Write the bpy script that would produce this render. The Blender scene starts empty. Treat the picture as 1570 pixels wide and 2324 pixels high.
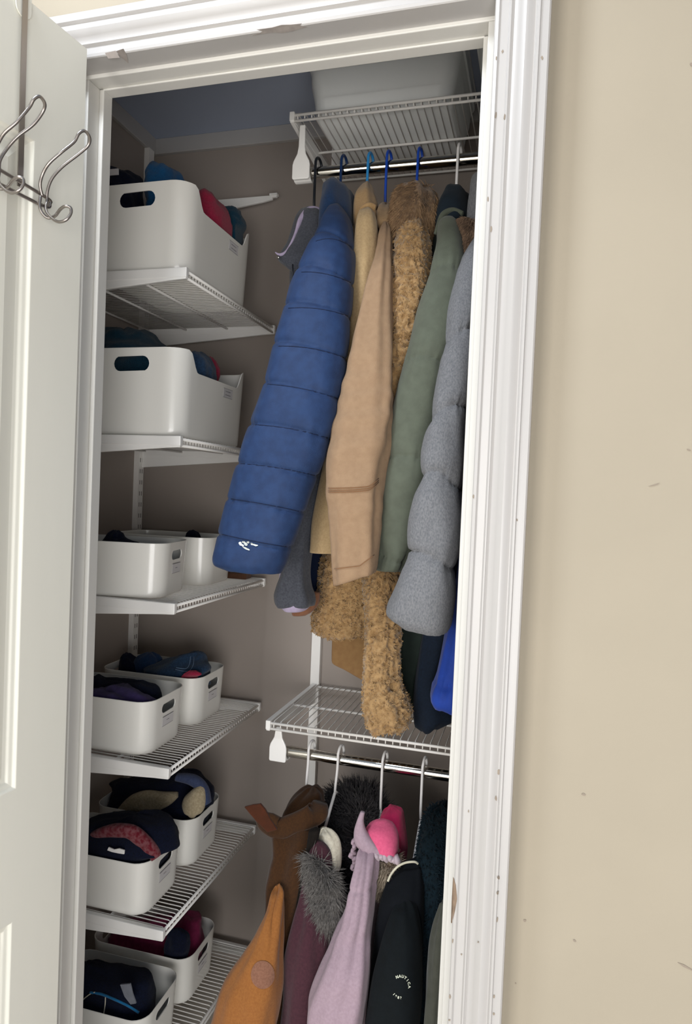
import bpy, bmesh, math, random
from mathutils import Vector, noise
from mathutils.bvhtree import BVHTree
random.seed(7)
sc = bpy.context.scene
col = sc.collection
PI = math.pi
CAMZ = 1.35
# ------------------------------------------------------------------ camera
F, YAW, PITCH, ROLL = 1549.6, 0.276234, -0.0276624, 0.042151
CX, CY = 785.0, 1162.0
fw = Vector((-math.sin(YAW)*math.cos(PITCH), math.cos(YAW)*math.cos(PITCH), math.sin(PITCH)))
rt = Vector((math.cos(YAW), math.sin(YAW), 0)); up = rt.cross(fw)
rt, up = rt*math.cos(ROLL)+up*math.sin(ROLL), up*math.cos(ROLL)-rt*math.sin(ROLL)
cam = bpy.data.cameras.new('camera'); cam.sensor_fit = 'HORIZONTAL'; cam.sensor_width = 36
cam.lens = 36*F/1570; cam.clip_start = .02
co = bpy.data.objects.new('camera', cam); col.objects.link(co)
from mathutils import Matrix
m4 = Matrix((rt, up, -fw)).transposed().to_4x4(); m4.translation = (0, 0, CAMZ)
co.matrix_world = m4; sc.camera = co
O = Vector((0, 0, CAMZ))

def ray(px, py): return rt*(px-CX) - up*(py-CY) + fw*F
def P(px, py, Y):                       # the point seen at a pixel, standing at depth Y behind the camera wall
    d = ray(px, py); return O + d*(Y/d.y)
def PZ(px, py, z):
    d = ray(px, py); return O + d*((z-CAMZ)/d.z)
def PXp(px, py, x):
    d = ray(px, py); return O + d*(x/d.x)

# ------------------------------------------------------------------ materials
def lin(h):
    h = h.lstrip('#'); c = [int(h[i:i+2], 16)/255 for i in (0, 2, 4)]
    return tuple([(v/12.92 if v <= .04045 else ((v+.055)/1.055)**2.4) for v in c]+[1])
def mat(name, hexc, rough=.5, metal=0, bump=0, bscale=200, var=0, vscale=30, hex2=None, sheen=0, coat=0, spec=.5, sub=0, stretch=None, detail=3):
    m = bpy.data.materials.new(name); m.use_nodes = True
    nt = m.node_tree; b = nt.nodes['Principled BSDF']
    b.inputs['Base Color'].default_value = lin(hexc); b.inputs['Roughness'].default_value = rough
    b.inputs['Metallic'].default_value = metal; b.inputs['Specular IOR Level'].default_value = spec
    if sheen: b.inputs['Sheen Weight'].default_value = sheen
    if coat: b.inputs['Coat Weight'].default_value = coat; b.inputs['Coat Roughness'].default_value = .15
    if sub:
        b.inputs['Subsurface Weight'].default_value = sub; b.inputs['Subsurface Radius'].default_value = (.02, .02, .02)
    if bump or var:
        tc = nt.nodes.new('ShaderNodeTexCoord'); src = tc.outputs['Object']
        if stretch:
            mp = nt.nodes.new('ShaderNodeMapping'); mp.inputs['Scale'].default_value = stretch
            nt.links.new(src, mp.inputs['Vector']); src = mp.outputs['Vector']
    if var:
        n = nt.nodes.new('ShaderNodeTexNoise'); n.inputs['Scale'].default_value = vscale; n.inputs['Detail'].default_value = detail
        nt.links.new(src, n.inputs['Vector'])
        r = nt.nodes.new('ShaderNodeMapRange'); r.inputs['From Min'].default_value = .35; r.inputs['From Max'].default_value = .65
        nt.links.new(n.outputs['Fac'], r.inputs['Value'])
        mx = nt.nodes.new('ShaderNodeMix'); mx.data_type = 'RGBA'
        ca = lin(hexc); cb = lin(hex2) if hex2 else tuple(max(0, v*(1-var)) for v in ca[:3])+(1,)
        mx.inputs[6].default_value = ca; mx.inputs[7].default_value = cb
        nt.links.new(r.outputs[0], mx.inputs[0]); nt.links.new(mx.outputs[2], b.inputs['Base Color'])
    if bump:
        n2 = nt.nodes.new('ShaderNodeTexNoise'); n2.inputs['Scale'].default_value = bscale; n2.inputs['Detail'].default_value = 4
        nt.links.new(src, n2.inputs['Vector'])
        bp = nt.nodes.new('ShaderNodeBump'); bp.inputs['Strength'].default_value = bump; bp.inputs['Distance'].default_value = .002
        nt.links.new(n2.outputs['Fac'], bp.inputs['Height']); nt.links.new(bp.outputs['Normal'], b.inputs['Normal'])
    return m
def cloth(name, hexc, hex2=None, rough=.9, bump=.35, bscale=900, var=.18, vscale=60, sheen=.15, **k):
    return mat(name, hexc, rough, bump=bump, bscale=bscale, var=var, vscale=vscale, hex2=hex2, sheen=sheen, spec=.2, **k)
M = {}
M['wall'] = mat('beige_wall_paint', 'aaa08e', .75, bump=.12, bscale=90, var=.04, vscale=5, spec=.3)
M['closet'] = mat('closet_wall_paint', 'a0968e', .85, bump=.12, bscale=90, spec=.2)
M['ceil'] = mat('ceiling_paint_blue_cast', 'b2bcd0', .9)  # cool glare over the dim ceiling tinted into its base colour
M['trim'] = mat('white_trim_paint', 'b9b6b3', .32, bump=.05, bscale=60, spec=.5)
M['jamb'] = mat('lightened_trim_paint', 'dbd9d3', .4, bump=.05, bscale=60)  # same white as the trim, lightened to make up for missing light
M['door'] = mat('white_door_paint', 'f0eee2', .42, bump=.10, bscale=60, stretch=(1, 1, .12), spec=.45)
M['floor'] = mat('oak_floor', 'd2c9bc', .5, var=.12, vscale=6, stretch=(1, 12, 1))
M['wire'] = mat('white_coated_wire', 'f4f1ec', .38)
M['wplastic'] = mat('white_plastic', 'f3f1ed', .35)
M['box'] = mat('glossy_white_plastic', 'f3f1ea', .22, spec=.5, coat=.3)
M['bin'] = mat('frosted_plastic', 'f4f6f4', .4, sub=.2)
M['chrome'] = mat('chrome', 'd8d4cc', .12, metal=1)
M['nickel'] = mat('brushed_nickel', 'a49d98', .3, metal=1)
M['dark'] = mat('dark_slot', '85807c', .8)
M['chip'] = mat('bare_wood_chip', '8a7562', .9, var=.3, vscale=80)
M['paper'] = mat('paper_label', 'd9d6d6', .7)
M['ink'] = mat('grey_ink', '77727a', .8)

# ------------------------------------------------------------------ scene helpers
def thing(name, label, cat, loc=(0, 0, 0), group=None):
    o = bpy.data.objects.new(name, None); col.objects.link(o); o.location = loc; o.empty_display_size = .05
    return tag(o, label, cat, group)
def tag(o, label, cat, group=None):
    o['label'] = label; o['category'] = cat
    if group: o['group'] = group
    return o
def wloc(o):
    v = Vector((0, 0, 0))
    while o: v += o.location; o = o.parent
    return v
def obj(name, verts, faces, m, parent=None, smooth=True, mats=None, fm=None):
    off = wloc(parent) if parent else Vector((0, 0, 0))
    me = bpy.data.meshes.new(name); me.from_pydata([Vector(v)-off for v in verts], [], faces)
    for x in (mats or [m]): me.materials.append(x)
    if fm: me.polygons.foreach_set('material_index', fm)
    me.polygons.foreach_set('use_smooth', [smooth]*len(me.polygons)); me.update()
    o = bpy.data.objects.new(name, me); col.objects.link(o); o.parent = parent
    return o
def struct(o): o['kind'] = 'structure'; return o
class MB:
    def __init__(s): s.v = []; s.f = []; s.m = []
    def add(s, v, f, mi=0):
        n = len(s.v); s.v += [Vector(x) for x in v]; s.f += [tuple(i+n for i in q) for q in f]; s.m += [mi]*len(f)
    def box(s, a, b, mi=0):
        x0, y0, z0 = a; x1, y1, z1 = b
        s.add([(x0,y0,z0),(x1,y0,z0),(x1,y1,z0),(x0,y1,z0),(x0,y0,z1),(x1,y0,z1),(x1,y1,z1),(x0,y1,z1)],
              [(0,3,2,1),(4,5,6,7),(0,1,5,4),(1,2,6,5),(2,3,7,6),(3,0,4,7)], mi)
    def tube(s, pts, r, n=8, mi=0, cap=True):
        pts = [Vector(p) for p in pts]; R = r if isinstance(r, (list, tuple)) else [r]*len(pts)
        rings = []; t0 = (pts[1]-pts[0]).normalized(); a = t0.orthogonal().normalized()
        for i, p in enumerate(pts):
            t = (pts[min(i+1, len(pts)-1)]-pts[max(i-1, 0)]).normalized()
            a = (a - t*a.dot(t)).normalized(); b = t.cross(a)
            rings.append([p+(a*math.cos(2*PI*k/n)+b*math.sin(2*PI*k/n))*R[i] for k in range(n)])
        v = [x for q in rings for x in q]; f = []
        for i in range(len(rings)-1):
            for k in range(n):
                f.append((i*n+k, i*n+(k+1)%n, (i+1)*n+(k+1)%n, (i+1)*n+k))
        if cap: f.append(tuple(range(n))[::-1]); f.append(tuple((len(rings)-1)*n+k for k in range(n)))
        s.add(v, f, mi)
    def prism(s, poly, ext, mi=0):       # poly: list of 3-D points, ext: vector
        n = len(poly); e = Vector(ext); v = [Vector(p) for p in poly]; v += [p+e for p in v]
        s.add(v, [tuple(range(n))[::-1], tuple(range(n, 2*n))]+[(i, (i+1)%n, n+(i+1)%n, n+i) for i in range(n)], mi)
    def build(s, name, m, parent=None, smooth=False, mats=None):
        return obj(name, s.v, s.f, m, parent, smooth, mats, s.m)
def smooth_path(pts, k=8):
    pts = [Vector(p) for p in pts]; out = []
    for i in range(len(pts)-1):
        p0 = pts[max(i-1, 0)]; p1 = pts[i]; p2 = pts[i+1]; p3 = pts[min(i+2, len(pts)-1)]
        for j in range(k):
            t = j/k
            out.append(.5*((2*p1)+(p2-p0)*t+(2*p0-5*p1+4*p2-p3)*t*t+(3*p1-p0-3*p2+p3)*t**3))
    out.append(pts[-1]); return out
def autosmooth(o, ang=.6):
    bm = bmesh.new(); bm.from_mesh(o.data)
    bmesh.ops.recalc_face_normals(bm, faces=bm.faces)
    for e in bm.edges:
        if len(e.link_faces) == 2 and e.calc_face_angle(0) > ang: e.smooth = False
    for f in bm.faces: f.smooth = True
    bm.to_mesh(o.data); bm.free(); return o
def bevel(o, w=.002, seg=2):
    md = o.modifiers.new('bevel', 'BEVEL'); md.width = w; md.segments = seg; md.limit_method = 'ANGLE'; md.angle_limit = .6
    return o

# ------------------------------------------------------------------ room shell
XL, XR = -.765, -.1035          # door opening, clear width
ZH = CAMZ+.6785                 # head of the opening
YW0, YW1 = 1.0, 1.058           # thin partition wall
CXL, CXR, CYB = -1.127, .30, 1.775
ZC = CAMZ+.998
b = MB()
b.box((XR+.02, YW0, 0), (2.2, YW1, 2.75)); b.box((-2.4, YW0, 0), (XL-.02, YW1, 2.75)); b.box((XL-.02, YW0, ZH+.02), (XR+.02, YW1, 2.75))
struct(b.build('wall_front', M['wall']))
b = MB(); b.box((CXL-.06, CYB, 0), (CXR+.06, CYB+.06, ZC+.06)); struct(b.build('wall_back', M['closet']))
b = MB(); b.box((CXL-.06, YW1, 0), (CXL, CYB, ZC+.06)); struct(b.build('wall_left', M['closet']))
b = MB(); b.box((CXR, YW1, 0), (CXR+.06, CYB, ZC+.06)); struct(b.build('wall_right', M['closet']))
b = MB(); b.box((CXL, YW1, ZC), (CXR, CYB, ZC+.06)); struct(b.build('ceiling', M['ceil']))
b = MB(); b.box((-3.2, -3.2, -.05), (3.2, CYB+.06, 0)); struct(b.build('floor', M['floor']))
# flat timber cleats under the closet ceiling
b = MB(); b.box((CXL, CYB-.014, ZC-.044), (CXR, CYB, ZC)); b.box((CXL, YW1, ZC-.044), (CXL+.012, CYB-.014, ZC))
struct(bevel(b.build('trim_1', M['trim'])))
# jamb: side linings and head lining with door stop
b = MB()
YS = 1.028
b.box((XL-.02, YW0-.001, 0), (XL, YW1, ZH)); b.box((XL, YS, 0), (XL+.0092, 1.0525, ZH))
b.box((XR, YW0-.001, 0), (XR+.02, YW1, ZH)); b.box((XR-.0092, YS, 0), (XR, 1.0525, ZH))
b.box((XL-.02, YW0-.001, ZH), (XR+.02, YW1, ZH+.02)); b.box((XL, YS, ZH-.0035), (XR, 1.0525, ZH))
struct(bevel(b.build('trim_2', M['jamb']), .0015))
# casing profile: (distance from the opening edge, projection from the wall)
prof = [(0, 0), (0, .040), (.0015, .0415), (.0055, .0425), (.007, .0405), (.008, .0395), (.018, .040), (.0195, .0425), (.0205, .0445), (.0222, .0445),
        (.0232, .0425), (.026, .0405), (.030, .0415), (.034, .0445), (.038, .0485), (.042, .0505), (.046, .0500), (.050, .0475), (.0535, .0455),
        (.0550, .0455), (.0560, .0485), (.0575, .0500), (.0600, .0500), (.0612, .0475), (.0622, .0470), (.0715, .0470), (.0735, .0450), (.0735, 0)]
def casing(name, a, c, t_dir, a_mit, c_mit):
    # a..c: inner edge line at the wall plane; t_dir: direction away from the opening; *_mit: mitre shift per unit t along the line
    a, c, t_dir = Vector(a), Vector(c), Vector(t_dir); L = (c-a).normalized(); b = MB(); n = len(prof); v = []
    for p, mit in ((a, a_mit), (c, c_mit)):
        for t, h in prof: v.append(p+t_dir*t+L*(mit*t)+Vector((0, -h, 0)))
    b.add(v, [(i, i+1, n+i+1, n+i) for i in range(n-1)]+[(n-1, 0, n, 2*n-1), tuple(range(n)), tuple(range(n, 2*n))[::-1]])
    return struct(autosmooth(b.build(name, M['trim']), .5))
RV = .0125
casing('trim_3', (XR+RV, YW0, 0), (XR+RV, YW0, ZH+.006), (1, 0, 0), 0, 1)
casing('trim_4', (XL-.006, YW0, ZH+.006), (XR+RV, YW0, ZH+.006), (0, 0, 1), -1, 1)
casing('trim_5', (XL-.006, YW0, 0), (XL-.006, YW0, ZH+.006), (-1, 0, 0), 0, 1)

# ------------------------------------------------------------------ the open door
D0 = Vector((-.7125, .924, 0)); DU = Vector((-.12053, -.99271, 0)); DN = Vector((.99271, -.12053, 0))
def DP(u, z, o): return D0+DU*u+DN*o+Vector((0, 0, z))
def DHIT(px, py, o):
    d = ray(px, py); q = D0+DN*o; t = (q-O).dot(DN)/d.dot(DN); return O+d*t
def build_door():
    W, Hh, T = .655, CAMZ+.674, .035
    zs = [.012, .20, CAMZ-.658, CAMZ-.456, CAMZ+.487, Hh]; us = [0, .095, .095+.185, .095+.185+.095, W-.095, W]
    # front face: frame pieces plus recessed moulded panels
    b = MB()
    def slab(o0, sgn):
        hole = []
        for i in range(5):
            for j in range(5):
                if i in (1, 3) and j in (1, 3): hole.append((us[i], us[i+1], zs[j], zs[j+1])); continue
                q = [(us[i], zs[j]), (us[i+1], zs[j]), (us[i+1], zs[j+1]), (us[i], zs[j+1])]
                b.add([DP(u, z, o0) for u, z in q], [(0, 1, 2, 3)])
        for u0, u1, z0, z1 in hole:
            loops = [(0, 0), (.003, -.0045), (.009, -.0055), (.0115, -.0085), (.018, -.0085), (.042, -.0015), (.046, -.0015)]
            rings = []
            for ins, dp in loops:
                rings.append([DP(u, z, o0+sgn*dp) for u, z in ((u0+ins, z0+ins), (u1-ins, z0+ins), (u1-ins, z1-ins), (u0+ins, z1-ins))])
            v = [p for r in rings for p in r]; f = []
            for k in range(len(rings)-1):
                for e in range(4): f.append((4*k+e, 4*k+(e+1)%4, 4*k+4+(e+1)%4, 4*k+4+e))
            k = 4*(len(rings)-1); f.append((k, k+1, k+2, k+3)); b.add(v, f)
    slab(0, 1); slab(-T, -1)
    for (u0, z0), (u1, z1) in (((0, zs[0]), (0, Hh)), ((W, zs[0]), (W, Hh)), ((0, zs[0]), (W, zs[0])), ((0, Hh), (W, Hh))):
        b.add([DP(u0, z0, 0), DP(u1, z1, 0), DP(u1, z1, -T), DP(u0, z0, -T)], [(0, 1, 2, 3)])
    d = struct(b.build('door_1', M['door']))
    bm = bmesh.new(); bm.from_mesh(d.data); bmesh.ops.remove_doubles(bm, verts=bm.verts, dist=.0002)
    bmesh.ops.recalc_face_normals(bm, faces=bm.faces); bm.to_mesh(d.data); bm.free(); bevel(d, .0012)
    for z in (.22, 1.05, 1.80):
        h = MB(); c = DP(-.003, z, -.043); h.tube([c+Vector((0, 0, -.045)), c+Vector((0, 0, .045))], .006, 12)
        h.build('hinge', M['trim'], d, True)
build_door()
def hook_rack():
    base = DHIT(48, 395, .004)
    t = thing('over_door_hook_rack', 'nickel wire hook rack hanging over the top of the white door', 'hook rack', base)
    b = MB()                                        # flat strap with its bend over the door top
    u0, ztop = (DHIT(64, 40, .003)-D0).dot(DU), CAMZ+.678
    u1 = (DHIT(35, 400, .004)-D0).dot(DU)
    u0 = u1 = (u0+u1)/2
    w = .0045; zb = DHIT(35, 420, .004).z
    path = [(zb, .004), (ztop, .004), (ztop, -.039), (ztop-.03, -.039)]
    v = []
    for z, o in path:
        for s in (-w, w): v.append(DP(u0+s, z, o))
    b.add(v, [(0, 1, 3, 2), (2, 3, 5, 4), (4, 5, 7, 6)])
    s = b.build('strap', M['nickel'], t); md = s.modifiers.new('t', 'SOLIDIFY'); md.thickness = .0018
    b = MB(); pl = [DP(u0+.013*math.cos(PI+PI*k/14), CAMZ+.657+.014*math.sin(PI+PI*k/14), .0028) for k in range(15)]+[DP(u0+.013, CAMZ+.679, .0028), DP(u0-.013, CAMZ+.679, .0028)]
    b.prism(pl, DN*-.0016); b.build('strap_tab', M['door'], t)
    rails = MB()
    o = .012
    L = 2.4
    a0, a1 = DHIT(4, 388, o), DHIT(104, 448, o); c0, c1 = DHIT(4, 420, o), DHIT(100, 468, o)
    r0, r1 = a1+(a0-a1)*L, c1+(c0-c1)*L
    end = DHIT(113, 462, o)
    rails.tube([r0]+smooth_path([a0, a1, end, c1, c0], 8)+[r1, (r0+r1)/2+(r0-a1).normalized()*.01, r0], .0025, 8)
    rails.build('rail', M['nickel'], t, True)
    def wirehook(pts):
        q = MB(); q.tube(smooth_path([DHIT(x, y, d) for x, y, d in pts], 7), .0022, 8); q.build('hook', M['nickel'], t, True)
    A = [(96, 445, .0155), (91, 420, .017), (97, 395, .022), (112, 370, .034), (140, 345, .050), (168, 322, .062), (179, 303, .068), (192, 297, .072), (203, 312, .072),
         (200, 330, .066), (178, 350, .054), (142, 378, .036), (118, 405, .024), (108, 432, .018), (106, 458, .016), (104, 475, .020), (112, 490, .030), (130, 503, .046), (148, 500, .060), (160, 486, .066),
         (160, 472, .066), (148, 468, .060), (136, 476, .048), (125, 490, .034), (110, 495, .024), (97, 485, .018), (90, 468, .0155), (92, 445, .015)]
    wirehook(A)
    dx, dy = -108, -68
    wirehook([(x+dx+(6 if y < 420 else 0), y+dy-(10 if y < 340 else 0)+(0 if y < 460 else 2), d) for x, y, d in A])
hook_rack()

# ------------------------------------------------------------------ ventilated shelves
def shelf(name, label, L, D, pitch, place, support=(.35, .68), group=None):
    """local x along the front, y from front to back, z up; place() maps local to world"""
    t = thing(name, label, 'wire shelf', place(0, 0, 0), group)
    d = MB(); n = int((L-.012)/pitch); x0 = (L-n*pitch)/2
    for i in range(n+1):
        x = x0+i*pitch
        d.tube([place(x, .0025, -.0155), place(x, .0025, -.002), place(x, .006, 0), place(x, D, 0)], .00135, 5)
    d.build('wire_deck', M['wire'], t, True)
    for z, r in ((-.0035, .0032), (-.0165, .0030)):
        q = MB(); q.tube([place(.0, .0, z), place(L, .0, z)], r, 8); q.build('front_rail', M['wire'], t, True)
    for k in support+(.985,):
        q = MB(); q.tube([place(.0, D*k, -.0042), place(L, D*k, -.0042)], .0030, 8); q.build('support_bar', M['wire'], t, True)
    for x, w in ((-.006, .009), (L-.003, .009)):
        q = MB(); q.prism([place(x, -.004, .002), place(x, D+.012, .002), place(x, D+.012, -.052), place(x, D-.01, -.050), place(x, .03, -.0225), place(x, -.004, -.0205)], place(w, 0, 0)-place(0, 0, 0))
        q.prism([place(x-.0012, -.0052, .0028), place(x-.0012, D, .0028), place(x-.0012, D, -.0175), place(x-.0012, -.0052, -.0175)], place(w+.0024, 0, 0)-place(0, 0, 0))
        bevel(q.build('bracket', M['wplastic'], t), .0015)
    return t
LS_Z = [CAMZ+z for z in (.445, .1005, -.2465, -.5925, -.9375, -1.283)]
SY0, SY1, SX = 1.266, 1.742, -.722
def left_place(zz): return lambda x, y, z: Vector((SX-y, SY0+x, zz+z))
def ctree(o, parent=None):
    c = o.copy(); col.objects.link(c); c.parent = parent
    for ch in list(o.children): ctree(ch, c)
    return c
ORD = ['topmost left wire shelf, carrying the higher tall white bin', 'left wire shelf directly below the top one, carrying the lower tall white bin',
       'left wire shelf with two small bins just below the tall bins', 'left wire shelf holding bins of navy gloves and purple cloth',
       'left wire shelf holding bins with the cream-lined hat and red scarf', 'lowest visible left wire shelf, holding the magenta and navy bins']
s0 = shelf('wire_shelf', ORD[0], SY1-SY0, .385, .0127, left_place(LS_Z[0]), group='wire shelves on the left wall')
for i in range(1, 6):
    c = ctree(s0); c.location = Vector((SX, SY0, LS_Z[i])); c['label'] = ORD[i]
def right_place(zz): return lambda x, y, z: Vector((-.566+x, 1.434+y, zz+z))
shelf('wire_shelf', 'upper right wire shelf under the frosted storage bins', .83, .325, .0162, right_place(CAMZ+.833), (.52,))
shelf('wire_shelf', 'empty lower right wire shelf between the two coat rods', .83, .325, .0162, right_place(CAMZ-.524), (.45,))
# spare bracket with nothing on it
t = thing('shelf_bracket', 'spare white shelf bracket with no shelf, above the tall bin', 'bracket', (CXL+.02, 1.735, CAMZ+.79))
q = MB(); zz = CAMZ+.795
q.prism([(CXL+.018, 1.731, zz), (-.722, 1.731, zz), (-.722, 1.731, zz-.006), (-.735, 1.731, zz-.006), (-.735, 1.731, zz-.011), (-.76, 1.731, zz-.016), (CXL+.018, 1.731, zz-.060)], (0, .008, 0))
bevel(q.build('arm', M['wplastic'], t), .0012)
q = MB(); q.box((-.742, 1.728, zz-.001), (-.72, 1.742, zz+.004)); q.build('lip', M['wplastic'], t)
# slotted wall standards
def standard(label, a, w, n, slots):
    # a: centre at floor on the wall; w: width direction; n: out of wall
    b = MB(); a, w, n = Vector(a), Vector(w), Vector(n); z1 = ZC-.044
    hw, dp = .0125, .016
    b.prism([a-w*hw, a+w*hw, a+w*hw+n*dp, a-w*hw+n*dp], (0, 0, z1-a.z))
    z = a.z+.05
    while slots and z < z1-.03:
        for s in (-.005, .005):
            c = a+w*s+n*(dp+.0004); b.add([c+w*-.0018+Vector((0, 0, z-a.z)), c+w*.0018+Vector((0, 0, z-a.z)), c+w*.0018+Vector((0, 0, z-a.z+.012)), c+w*-.0018+Vector((0, 0, z-a.z+.012))], [(0, 1, 2, 3)], 1)
        z += .032
    o = b.build('wall_standard', None, None, False, [M['wire'], M['dark']])
    tag(o, label, 'shelf standard', 'slotted white wall standards'); return o
standard('slotted white standard on the left closet wall, in the back corner', (CXL, 1.735, .02), (0, 1, 0), (1, 0, 0), 1)
standard('slotted white standard on the left closet wall, near the door jamb', (CXL, 1.275, .02), (0, 1, 0), (1, 0, 0), 0)
standard('slotted white standard on the back wall behind the coats', (-.5675, CYB, .02), (1, 0, 0), (0, -1, 0), 0)
# rods hung from the shelves
def rod(label, zc, ztop):
    x0 = -.548
    t = thing('closet_rod', label, 'clothes rod', (x0, 1.47, zc))
    b = MB(); b.tube([(x0-.004, 1.47, zc), (CXR-.06, 1.47, zc)], .0125, 28); autosmooth(b.build('tube', M['chrome'], t))
    for cx in (x0-.001, .02):
        h = MB(); pr = []
        for x, z in ((-.0065, ztop), (.0065, ztop), (.0075, zc+.052), (.010, zc+.036), (.0185, zc+.020), (.0205, zc+.012), (.0205, zc-.017), (.018, zc-.020), (-.018, zc-.020), (-.0205, zc-.017), (-.0205, zc+.012), (-.0185, zc+.020), (-.010, zc+.036), (-.0075, zc+.052)):
            pr.append((cx+x, 1.448, z))
        h.prism(pr, (0, .006, 0))
        arc = [(cx-.0205, 1.47+.0165*math.cos(PI+PI*k/10), zc+.0165*math.sin(PI+PI*k/10)) for k in range(11)]
        arc += [(cx-.0205, 1.47+.0205*math.cos(-PI*k/10), zc+.0205*math.sin(-PI*k/10)) for k in range(11)]
        h.prism(arc, (.041, 0, 0))
        bevel(h.build('rod_holder', M['wplastic'], t), .002)
    return t
ZR1, ZR2 = CAMZ+.716, CAMZ-.600
rod('upper chrome clothes rod under the high right shelf', ZR1, CAMZ+.815)
rod('lower chrome clothes rod under the empty right shelf', ZR2, CAMZ-.540)

# ------------------------------------------------------------------ bins
def rrect(a, b, r, n=6):
    out = []
    for cx, cy, a0 in ((a-r, b-r, 0), (-(a-r), b-r, PI/2), (-(a-r), -(b-r), PI), (a-r, -(b-r), 1.5*PI)):
        for k in range(n+1):
            t = a0+PI/2*k/n; out.append((cx+r*math.cos(t), cy+r*math.sin(t)))
    # subdivide the straight runs
    res = []
    for i in range(len(out)):
        p, q = out[i], out[(i+1) % len(out)]; d = math.hypot(q[0]-p[0], q[1]-p[1]); k = max(1, int(d/.008))
        for j in range(k): res.append((p[0]+(q[0]-p[0])*j/k, p[1]+(q[1]-p[1])*j/k))
    return res
def bin_mesh(name, a, b, H, r, taper, rim=None, holes=()):
    base = rrect(a, b, r); n = len(base); v = []; f = []
    th = .0022
    prof = [(-taper-.012, 0), (-taper-.005, .0015), (-taper-.001, .006)]+[(-taper*(1-k/8), .006+(1-.006)*0+k/8) for k in range(1, 9)]
    def ring(inset, frac, absz=None):
        for x, y in base:
            h = H*(rim(x, y) if rim else 1)
            sx = (a+inset)/a; sy = (b+inset)/b
            z = absz if absz is not None else h*frac
            v.append((x*sx, y*sy, z))
    ring(-taper-.010, 0, 0); ring(-taper-.003, 0, .0015); ring(-taper, 0, .006)
    for k in range(1, 11): ring(-taper*(1-k/10), k/10)
    ring(-th*.5, 0); 
    for i in range(n): v[-n+i] = (v[-n+i][0], v[-n+i][1], v[-2*n+i][2]+.0008)
    ring(-th, 1.0)
    for k in range(9, 0, -1): ring(-taper*(1-k/10)-th, k/10)
    ring(-taper-th-.004, 0, .004)
    m = len(v)//n
    for j in range(m-1):
        for i in range(n): f.append((j*n+i, j*n+(i+1) % n, (j+1)*n+(i+1) % n, (j+1)*n+i))
    f.append(tuple(range(n))[::-1]); f.append(tuple((m-1)*n+i for i in range(n)))
    o = obj(name, v, f, M['box'])
    # cut the hand holes
    for axis, pos, zc, hw, hh in holes:
        c = MB(); pr = []
        for k in range(16):
            t = -PI/2+PI*k/7.5 if False else 2*PI*k/16
            u = (hw-hh)*(1 if math.cos(t) > 0 else -1)+hh*math.cos(t); w = zc+hh*math.sin(t)
            pr.append((pos-.03, u, w) if axis == 'x' else (u, pos-.03, w))
        c.prism(pr, (.06, 0, 0) if axis == 'x' else (0, .06, 0)); cut = c.build('cutter', M['box'])
        bm = bmesh.new(); bm.from_mesh(cut.data); bmesh.ops.recalc_face_normals(bm, faces=bm.faces); bm.to_mesh(cut.data); bm.free()
        md = o.modifiers.new('b', 'BOOLEAN'); md.operation = 'DIFFERENCE'; md.solver = 'EXACT'; md.object = cut
        dg = bpy.context.evaluated_depsgraph_get(); me = bpy.data.meshes.new_from_object(o.evaluated_get(dg))
        o.modifiers.clear(); o.data = me; cm = cut.data; bpy.data.objects.remove(cut); bpy.data.meshes.remove(cm)
    autosmooth(o, .7)
    return o.data, o
def rim_big(x, y):
    # full height at both ends (y), dips along the long sides
    e = (.1675-abs(y)); s = min(1, max(0, (e-.034)/.036)); s = s*s*(3-2*s)
    w = min(1, max(0, (abs(x)-.070)/.040)); w = w*w*(3-2*w)
    return 1-.235*s*w
_, small = bin_mesh('storage_bin', .140, .0875, .1195, .038, .006, None, (('x', .140, .091, .030, .0108), ('x', -.140, .091, .030, .0108)))
_, big = bin_mesh('tall_bin', .121, .1675, .186, .042, .007, rim_big, (('y', .1675, .153, .043, .016), ('y', -.1675, .153, .043, .016)))
def label_mesh(par, c, u, w, hw, hh, lines):
    """paper sticker with two faint written strokes; c centre, u along, w up"""
    b = MB(); c, u, w = Vector(c), Vector(u).normalized(), Vector(w).normalized(); n = u.cross(w)
    if n.x < 0: n = -n
    c = c+n*.0015
    b.prism([c-u*hw-w*hh, c+u*hw-w*hh, c+u*hw+w*hh, c-u*hw+w*hh], n*.0004)
    for k in (-1, 1): b.prism([c-u*hw+w*(k*hh-.0003)+n*.0003, c+u*hw+w*(k*hh-.0003)+n*.0003, c+u*hw+w*(k*hh+.0003)+n*.0003, c-u*hw+w*(k*hh+.0003)+n*.0003], n*.0003, 1)
    for dy, L in lines:
        x = -L
        while x < L:
            s = .0012*random.uniform(.6, 1.1); hgt = .0016*random.uniform(.6, 1.2)
            q = c+u*x+w*dy+n*.0003
            b.prism([q-w*hgt*.5, q+u*s-w*hgt*.5, q+u*s+w*hgt*.5, q+w*hgt*.5], n*.0003, 1); x += s+.0005
    q = b.build('sticker', None, None, False, [M['paper'], M['ink']]); q.parent = par
bins = {}
def place_bin(key, src, x, y, z, lab, group, rz=0):
    o = src.copy() if bins.get('_'+src.name) else src
    if o is not src: col.objects.link(o)
    bins['_'+src.name] = True
    o.location = (x, y, z+.0016); o.rotation_euler.z = rz; tag(o, lab, 'storage bin', group); bins[key] = o; return o
GB, GS = 'tall white bins on the upper left shelves', 'small white bins on the lower left shelves'
place_bin('1', big, -.846, 1.4385, LS_Z[0], 'tall white scoop-sided bin on the topmost left shelf, with red and teal hats', GB)
place_bin('2', big, -.846, 1.437, LS_Z[1], 'tall white scoop-sided bin on the second left shelf, under the first tall bin', GB)
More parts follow.
